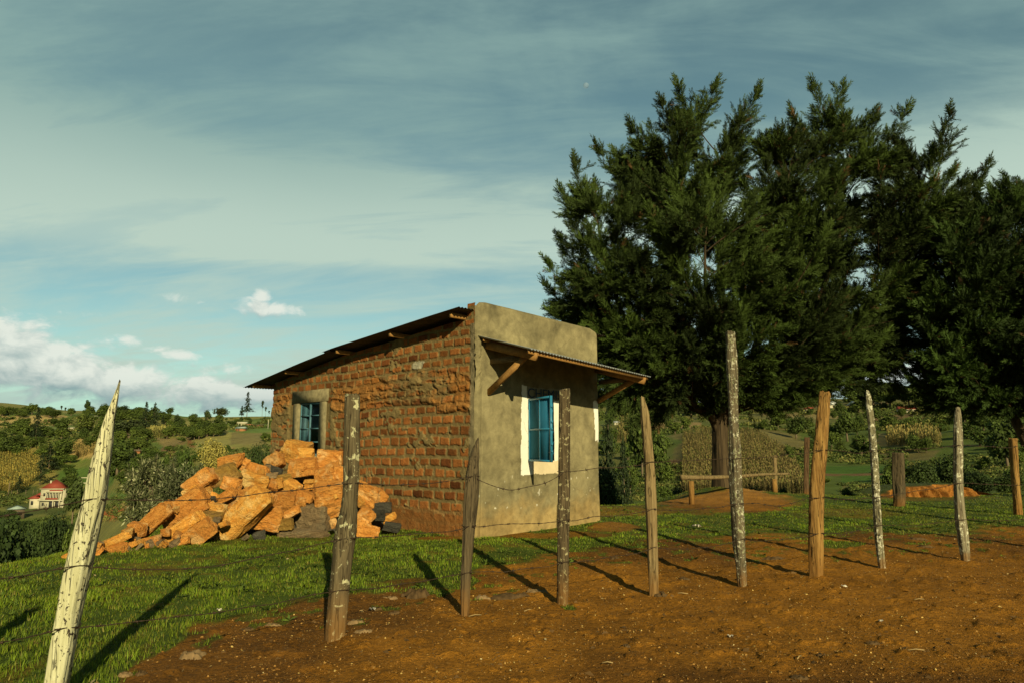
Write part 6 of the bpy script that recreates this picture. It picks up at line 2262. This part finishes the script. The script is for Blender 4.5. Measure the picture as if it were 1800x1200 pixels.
def build_far_trees():
    for k, px, by, ty, w, lab, grp, at in TREES:
        put_tree(k, px, by, ty, w, lab, grp, at=at)
    r = random.Random(4)
    # hedges and woods whose single trees look alike
    rows = [
        (24, (0, 96), (724, 734), (10, 16), 'broad', 'one of the small dark trees along the far left skyline', 'far left skyline trees'),
        (20, (120, 250), (728, 738), (10, 18), 'broad', 'one of the small dark trees on the skyline beside the leaning white post', 'skyline trees by the leaning post'),
        (26, (292, 398), (756, 774), (18, 26), 'broad', 'one of the dark trees massed in the hedge on the left ridge', 'ridge hedge trees on the left'),
        (16, (150, 250), (750, 775), (16, 26), 'broad', 'one of the dark trees on the slope right of the white shed', 'slope trees right of the white shed'),
        (18, (-60, 70), (755, 800), (14, 26), 'broad', 'one of the dark trees on the left slope above the dry maize', 'slope trees above the left maize'),
        (10, (60, 130), (800, 842), (14, 22), 'bush', 'one of the bushes round the dark conifers above the red roofed house', 'bushes above the red roofed house'),
        (12, (220, 300), (800, 860), (12, 20), 'bush', 'one of the low bushes on the green slope left of the silvery shrubs', 'low bushes left of the silvery shrubs'),
        (14, (290, 470), (770, 840), (10, 18), 'bush', 'one of the low bushes dotted between the plots above the heap', 'low bushes above the heap'),
        (14, (395, 470), (738, 750), (6, 12), 'broad', 'one of the little trees around the cream houses on the ridge', 'trees by the cream houses'),
        (26, (1060, 1250), (715, 790), (18, 34), 'broad', 'one of the dark trees on the slope right of the building', 'slope trees right of the building'),
        (16, (1060, 1210), (800, 880), (20, 34), 'bush', 'one of the dark bushes in the hollow right of the building', 'hollow bushes right of the building'),
        (30, (1340, 1560), (712, 800), (16, 30), 'broad', 'one of the dark trees scattered over the right slope', 'dark trees on the right slope'),
        (22, (1560, 1800), (722, 800), (18, 34), 'broad', 'one of the dark trees on the slope behind the kinked post', 'slope trees behind the kinked post'),
        (44, (1040, 1800), (704, 722), (26, 50), 'broad', 'one of the trees on the right skyline under the cypress', 'right skyline trees'),
        (14, (1540, 1800), (815, 862), (24, 40), 'bush', 'one of the bushes in the hollow behind the red earth bank', 'bushes behind the red bank'),
    ]
    rows += [
        (26, (-40, 260), (738, 800), (16, 30), 'broad', 'one of the trees scattered over the left slope', 'scattered trees on the left slope'),
        (26, (180, 260), (770, 850), (18, 34), 'broad', 'one of the dark trees massed behind the leaning white post', 'dark trees behind the leaning post'),
        (26, (150, 300), (728, 745), (12, 24), 'broad', 'one of the trees on the skyline left of the two pointed conifers', 'skyline trees left of the pointed conifers'),
        (14, (-40, 160), (905, 945), (20, 36), 'leafy', 'one of the leafy bushes below the red roofed house', 'bushes below the red roofed house'),
        (16, (90, 180), (842, 905), (14, 28), 'broad', 'one of the trees round the red roofed house', 'trees round the red roofed house'),
    ]
    for n, (x0, x1), (y0, y1), (h0, h1), kind, lab, grp in rows:
        for i in range(n):
            px, by = r.uniform(x0, x1), r.uniform(y0, y1)
            if 1195 < px < 1400 and 755 < by < 875:
                continue
            if (48 < px < 112 and 850 < by < 930) or (0 < px < 70 and 790 < by < 900) or (100 < px < 165 and 748 < by < 772):
                continue
            h = r.uniform(h0, h1)
            put_tree(kind, px, by, by - h, h * r.uniform(.9, 1.5), lab, grp)


build_far_trees()


def build_undergrowth(label, xr, yr, n, seed):
    """scrub, hedge bottoms and weeds that nobody could count"""
    r = np.random.default_rng(seed)
    pos, sz = [], []
    while len(pos) < n:
        px, py = r.uniform(*xr), r.uniform(*yr)
        if (48 < px < 112 and 850 < py < 900) or (0 < px < 62 and 795 < py < 866) or (1205 < px < 1390 and 755 < py < 875):
            continue
        if in_poly(px, py, [(1440, 815), (1560, 815), (1560, 850), (1440, 850)]) or in_poly(px, py, [(95, 815), (210, 815), (210, 860), (95, 860)]):
            continue
        P = ground_hit(px, py, rmin=40.0)
        if fbm(P[0] * .035 + 7, P[1] * .035, o=4, seed=seed) < 0.50:
            continue
        pos.append(P)
        sz.append(r.uniform(3, 9) / 1200 * P[1])
    pos, sz = np.array(pos), np.array(sz)
    m = 44
    o = unit(r.normal(size=(n, m, 3)))
    o[..., 2] = np.abs(o[..., 2])
    P = pos[:, None] + o * (sz[:, None] * r.uniform(.4, 1.1, (n, m)))[..., None] * (1.3, 1.3, .8)
    base = np.where((r.random(n) < .25)[:, None], np.array((.13, .135, .032)), np.array((.060, .085, .016)))
    col = (base[:, None] * r.uniform(.6, 1.4, (n, m, 1))).reshape(-1, 3)
    V, Q, C = leaf_quads(P.reshape(-1, 3), o.reshape(-1, 3), np.repeat((sz * .42)[:, None], m, 1).reshape(-1, 1).repeat(3, 1), r, col)
    ob = mk('undergrowth', V, Q, MAT['leaf'], col=C, loc=pos.mean(0))
    tag(ob, label, 'undergrowth', kind='stuff')


build_undergrowth('scrub and weeds covering the left slopes and valley', (-40, 480), (735, 915), 1000, 5)
build_undergrowth('scrub and weeds covering the right slopes', (1050, 1800), (712, 880), 2200, 6)


# ------------------------------------------------------------------ standing maize
def build_maize(label, quad, n, h, seed, base=(0.24, 0.19, 0.05)):
    r = np.random.default_rng(seed)
    P = []
    xs, ys = [p[0] for p in quad], [p[1] for p in quad]
    while len(P) < n:
        px, py = r.uniform(min(xs), max(xs)), r.uniform(min(ys), max(ys))
        if in_poly(px, py, quad):
            P.append(ground_hit(px, py, rmin=45.0))
    P = np.array(P)
    V, Q, k = [], [], 0
    rt = np.random.default_rng(3)
    tv, tq = [], []
    for i in range(7):
        z = .12 + .12 * i
        a = rt.uniform(0, 6.28)
        s = 1 if i % 2 else -1
        L = .24 * (1 - .4 * abs(z - .5))
        c, sn = math.cos(a), math.sin(a)
        kk = len(tv)
        tv += [(0, 0, z), (c * L * .5 - sn * .035, sn * L * .5 + c * .035, z + .14), (c * L, sn * L, z - .04), (c * L * .5 + sn * .035, sn * L * .5 - c * .035, z + .12)]
        tq.append((kk, kk + 1, kk + 2, kk + 3))
    kk = len(tv)
    tv += [(-.018, 0, 0), (.018, 0, 0), (.006, .01, 1), (-.006, .01, 1)]
    tq.append((kk, kk + 1, kk + 2, kk + 3))
    kk = len(tv)
    tv += [(0, 0, .9), (.06, .02, 1.02), (0, .02, 1.14), (-.06, -.01, 1.03)]
    tq.append((kk, kk + 1, kk + 2, kk + 3))
    a = r.uniform(0, 6.28, n)
    Z = np.zeros(n)
    R = np.stack([np.stack([np.cos(a), np.sin(a), Z], -1), np.stack([-np.sin(a), np.cos(a), Z], -1), np.stack([r.normal(size=n) * .07, r.normal(size=n) * .07, Z + 1], -1)], -1)
    S = h * r.uniform(.75, 1.15, n)
    col = np.array(base) * r.uniform(.75, 1.2, n)[:, None]
    gr = r.random(n) < .25
    col[gr] = np.array((0.13, 0.14, 0.035)) * r.uniform(.8, 1.2, gr.sum())[:, None]
    V, Q, C = scatter(tv, np.array(tq), P, R, S, col)
    o = mk('maize_field', V, Q, MAT['maize'], col=C, loc=P.mean(0))
    tag(o, label, 'maize', kind='stuff')


build_maize('tall yellowing maize field on the far left slope', [(-40, 800), (62, 798), (70, 840), (40, 862), (-40, 866)], 2600, 2.6, 1, (0.30, 0.24, 0.05))
build_maize('small strip of dry maize below the pale green tree', [(128, 786), (172, 775), (176, 792), (135, 806)], 500, 2.4, 2, (0.34, 0.25, 0.08))
build_maize('strip of dry maize under the two pointed conifers', [(255, 762), (300, 758), (300, 768), (258, 770)], 350, 2.4, 3, (0.30, 0.26, 0.07))
build_maize('wide field of dry maize on the right slope behind the trunk', [(1200, 868), (1200, 765), (1262, 752), (1330, 760), (1392, 800), (1420, 868)], 8500, 1.35, 4, (0.155, 0.13, 0.044))
build_maize('patch of dry maize on the right slope beyond the mossy post', [(1560, 785), (1560, 765), (1648, 762), (1655, 782)], 700, 2.3, 5, (0.25, 0.20, 0.06))
build_maize('patch of dry maize seen between the building and the pale cracked post', [(1085, 775), (1088, 742), (1130, 742), (1130, 775)], 400, 2.3, 6, (0.24, 0.19, 0.06))


# ------------------------------------------------------------------ distant houses
def far_frame(px, by):
    P = ground_hit(px, by, rmin=45.0)
    return P, P[1] / 1200.0


def hip(b, x0, x1, y0, y1, z, h, ov, ridge=0.0):
    x0, x1, y0, y1 = x0 - ov, x1 + ov, y0 - ov, y1 + ov
    cx, cy = (x0 + x1) / 2, (y0 + y1) / 2
    r = (x1 - x0) * ridge / 2
    V = [(x0, y0, z), (x1, y0, z), (x1, y1, z), (x0, y1, z), (cx - r, cy, z + h), (cx + r, cy, z + h)]
    b.add(V, [(0, 1, 5, 4), (2, 3, 4, 5), (3, 2, 1, 0)], [(1, 2, 5), (3, 0, 4)])


def gable(b, x0, x1, y0, y1, z, h, ov, along='x'):
    x0, x1, y0, y1 = x0 - ov, x1 + ov, y0 - ov, y1 + ov
    if along == 'x':
        cy = (y0 + y1) / 2
        V = [(x0, y0, z), (x1, y0, z), (x1, y1, z), (x0, y1, z), (x0, cy, z + h), (x1, cy, z + h)]
        b.add(V, [(0, 1, 5, 4), (2, 3, 4, 5), (3, 2, 1, 0)], [(1, 2, 5), (3, 0, 4)])
    else:
        cx = (x0 + x1) / 2
        V = [(x0, y0, z), (x1, y0, z), (x1, y1, z), (x0, y1, z), (cx, y0, z + h), (cx, y1, z + h)]
        b.add(V, [(0, 4, 5, 3), (1, 2, 5, 4), (3, 2, 1, 0)], [(0, 1, 4), (2, 3, 5)])


def build_mansion():
    P, s = far_frame(80, 892)
    o = empty('house', P, 0.10)
    tag(o, 'cream two storey house with red hipped roofs down in the left valley', 'house')
    u = lambda v: v * s            # photo px -> metres
    X = lambda px: u(px - 80)
    H = lambda py: u(892 - py)
    b = MB().box((X(70), 0, -1.5), (X(106), u(22), H(859)))
    b.build('wall', MAT['farwhite'], o, world=False)
    b = MB().box((X(52), u(2), -1.5), (X(70), u(18), H(876)))
    b.build('side_wing', MAT['farwhite'], o, world=False)
    b = MB()
    hip(b, X(71), X(104), u(1), u(21), H(859.5), u(15), u(2.4), 0.05)
    rf = b.build('roof', MAT['farred'], o, world=False)
    MB().box((X(80), u(6), H(852)), (X(82.2), u(8.5), H(846))).build('chimney', MAT['farwhite'], rf, world=False)
    b = MB()
    hip(b, X(52), X(64), u(3), u(17), H(876), u(5.5), u(3), 0.3)
    b.build('wing_roof', MAT['farred'], o, world=False)
    b = MB()
    hip(b, X(63), X(74), u(1.5), u(12), H(870.5), u(5), u(2), 0.3)
    b.build('step_roof', MAT['farred'], o, world=False)
    b = MB().box((X(80), -u(4), H(866)), (X(106), 0, H(863.4)))
    b.box((X(68), -u(1.2), H(860.6)), (X(107), -u(.1), H(859)))
    b.build('eave', MAT['farwhite'], o, world=False)
    b = MB()
    V = [(X(84), -u(3.8), H(865.6)), (X(106), -u(3.8), H(865.6)), (X(106), -.02, H(861.5)), (X(84), -.02, H(861.5))]
    b.add(V, [(0, 1, 2, 3)])
    b.build('veranda_roof', MAT['farred'], o, world=False)
    b = MB().box((X(68), -u(4), H(880)), (X(110), 0, H(878)))
    b.build('balcony', MAT['farwhite'], o, world=False)
    for px in (81, 86, 91, 96, 101, 105.5):
        MB().box((X(px) - u(.45), -u(3.7), H(878)), (X(px) + u(.45), -u(2.9), H(866))).build('column', MAT['farwhite'], o, world=False)
    MB().box((X(80), -u(3.9), H(877.8)), (X(100), -u(3.75), H(875))).build('railing', MAT['farred'], o, world=False)
    for px in (83.5, 88.5, 93.5, 98.5):
        MB().box((X(px) - u(1.5), -u(.25), H(876)), (X(px) + u(1.5), -.02, H(868))).build('window', MAT['fardark'], o, world=False)
    for px, y0, y1 in ((76, 872, 867), (57, 886, 880), (75, 888, 883)):
        MB().box((X(px) - u(1.6), -u(.25), H(y0)), (X(px) + u(1.6), -.02, H(y1))).build('window', MAT['fardark'], o, world=False)
    for px in (88, 98):
        MB().box((X(px) - u(3.4), -u(.25), H(891)), (X(px) + u(3.4), -.02, H(881))).build('doorway', MAT['fardark'], o, world=False)
    for px in (70, 92.8, 103, 109):
        MB().box((X(px) - u(.7), -u(3.9), -1), (X(px) + u(.7), -u(2.9), H(880))).build('pillar', MAT['farwhite'], o, world=False)
    # garden fence posts of the lawn above
    for px in (20, 30, 45, 58, 65):
        Q, q = far_frame(px, 868)
        b = MB().tube([(0, 0, -.3), (0, 0, 1.6)], .09, 5).build('garden_post', MAT['farbark'], world=False)
        b.location = Q
        tag(b, 'one of the thin pale posts along the lawn below the maize', 'post', 'thin posts along the lawn')
    # plank shed
    P, s2 = far_frame(28, 912)
    o = empty('shed', P, 0.6)
    tag(o, 'weathered plank shed with pale green tin roof at the left edge of the valley', 'shed')
    w, h, d = 22 * s2, 17 * s2, 20 * s2
    MB().box((-w / 2, 0, -1), (w / 2, d, h)).build('wall', MAT['farwood'], o, world=False)
    b = MB()
    gable(b, -w / 2, w / 2, 0, d, h, 5 * s2, 3 * s2, 'y')
    b.build('roof', MAT['fargrey'], o, world=False)
    MB().box((-w * .35, -.12, h * .45), (w * .35, -.01, h * .72)).build('opening', MAT['fardark'], o, world=False)


def small_house(px, by, w, h, rh, wall, roof, label, rot=0.0, depth=.8, along='x', nwin=2):
    P, s = far_frame(px, by)
    o = empty('house', P, rot)
    tag(o, label, 'house')
    W, Hh, D = w * s, h * s, w * s * depth
    MB().box((-W / 2, 0, -2), (W / 2, D, Hh)).build('wall', MAT[wall], o, world=False)
    b = MB()
    gable(b, -W / 2, W / 2, 0, D, Hh, rh * s, .5 * s + .2, along)
    b.build('roof', MAT[roof], o, world=False)
    for i in range(nwin):
        x = -W / 2 + W * (i + .5) / nwin
        MB().box((x - W * .07, -.10, Hh * .35), (x + W * .07, -.01, Hh * .78)).build('window', MAT['fardark'], o, world=False)
    MB().box((-W * .04, -.12, -.5), (W * .04, -.01, Hh * .75)).build('door', MAT['farwood'], o, world=False)


def build_far_buildings():
    build_mansion()
    small_house(425, 749, 13, 6, 2.5, 'farwhite', 'farwhite', 'larger cream house on the left ridge near the building eave', 0.2, .6)
    small_house(437, 750, 8, 4, 1.6, 'farwhite', 'farbrick', 'smaller cream annexe right of the larger cream house on the ridge', 0.1, .7, nwin=1)
    small_house(377, 747, 6, 5, 2, 'farwhite', 'farwhite', 'small cream house between the trees of the left ridge', 0.0, .8, nwin=1)
    small_house(389, 748, 11, 4.5, 2, 'farbrick', 'farwhite', 'peach coloured house behind the ridge trees', 0.1, .7)
    small_house(420, 757, 14, 5, 3, 'farbrick', 'fargrey', 'brown mud hut below the larger cream house', -0.3, .8, nwin=1)
    small_house(453, 750, 16, 4, 1, 'farbrick', 'farwood', 'long low brown hut right of the cream houses', 0.0, .5)
    small_house(125, 755, 15, 3.0, 1.6, 'farwhite', 'farwhite', 'long low white shed in the left slope meadow', 0.0, .5, nwin=4)
    small_house(165, 736, 6, 4, 2, 'farwhite', 'farwhite', 'tiny white house on the skyline left of the leaning post top', 0.0, .8, nwin=1)
    small_house(240, 800, 10, 8, 3, 'farbrick', 'farwood', 'small mud hut half hidden left of the silvery shrubs', 0.3, .8, nwin=1)
    small_house(1465, 716, 18, 5, 7, 'farwhite', 'zinc', 'left grey gabled hut on the right ridge', 0.1, .8, 'y', 1)
    small_house(1508, 716, 20, 5, 8, 'farbrick', 'zinc', 'right grey gabled hut on the right ridge', 0.1, .8, 'y', 1)
    small_house(1598, 724, 30, 6, 5, 'farwhite', 'farred', 'long low house with white wall strip on the right ridge', 0.05, .4, nwin=4)
    small_house(1424, 724, 12, 6, 4, 'farwhite', 'farred', 'little house left of the left gabled hut on the right ridge', 0.0, .8, nwin=1)
    small_house(1084, 746, 8, 4, 3, 'farwhite', 'zinc', 'tiny pale house right of the building corner', 0.0, .8, nwin=1)
    # power pole with two uprights
    P, s = far_frame(146, 878)
    o = empty('power_pole', P)
    tag(o, 'pale double power pole with cross bars behind the leaning white post', 'power pole')
    for x in (-5.5, 5.5):
        MB().tube([(x * s, 0, -.5), (x * s, 0, (40 if x > 0 else 34) * s)], .7 * s, 6).build('upright', MAT['farwhite'], o, world=False)
    for z, ex in ((37, 9), (28, 6)):
        MB().box((-ex * s, -.12, z * s), (ex * s, .12, (z + 1.4) * s)).build('cross_bar', MAT['farwhite'], o, world=False)
    P, s = far_frame(14, 872)
    b = MB().tube([(0, 0, -.5), (.1, 0, 24 * s)], .7 * s, 6).build('pole', MAT['farbark'], world=False)
    b.location = P
    tag(b, 'single pale wooden pole at the foot of the left maize field', 'pole')
    P, s = far_frame(471, 753)
    b = MB().tube([(0, 0, -.5), (.0, 0, 16 * s)], .5 * s, 6).build('pole', MAT['farwhite'], world=False)
    b.location = P
    tag(b, 'thin white pole beside the brick wall on the ridge', 'pole')
    # scrap of blue plastic in the grass behind the heap
    P = flat(246, 917)
    P[2] = terrain(P[0], P[1])
    r = np.random.default_rng(5)
    bm = bmesh.new()
    bmesh.ops.create_icosphere(bm, subdivisions=3, radius=1)
    for v in bm.verts:
        n = fbm(v.co.x * 2 + 5, v.co.y * 2 + 5, v.co.z * 2 + 5, 3, 4)
        v.co = Vector((v.co.x * .14, v.co.y * .12, v.co.z * .11 + .05)) * (0.5 + float(n))
    me = bpy.data.meshes.new('plastic_sheet')
    bm.to_mesh(me)
    bm.free()
    me.materials.append(MAT['tarp'])
    o = bpy.data.objects.new('plastic_sheet', me)
    COL.objects.link(o)
    o.location = P
    tag(o, 'crumpled blue plastic lying behind the left end of the stone heap', 'plastic')


build_far_buildings()
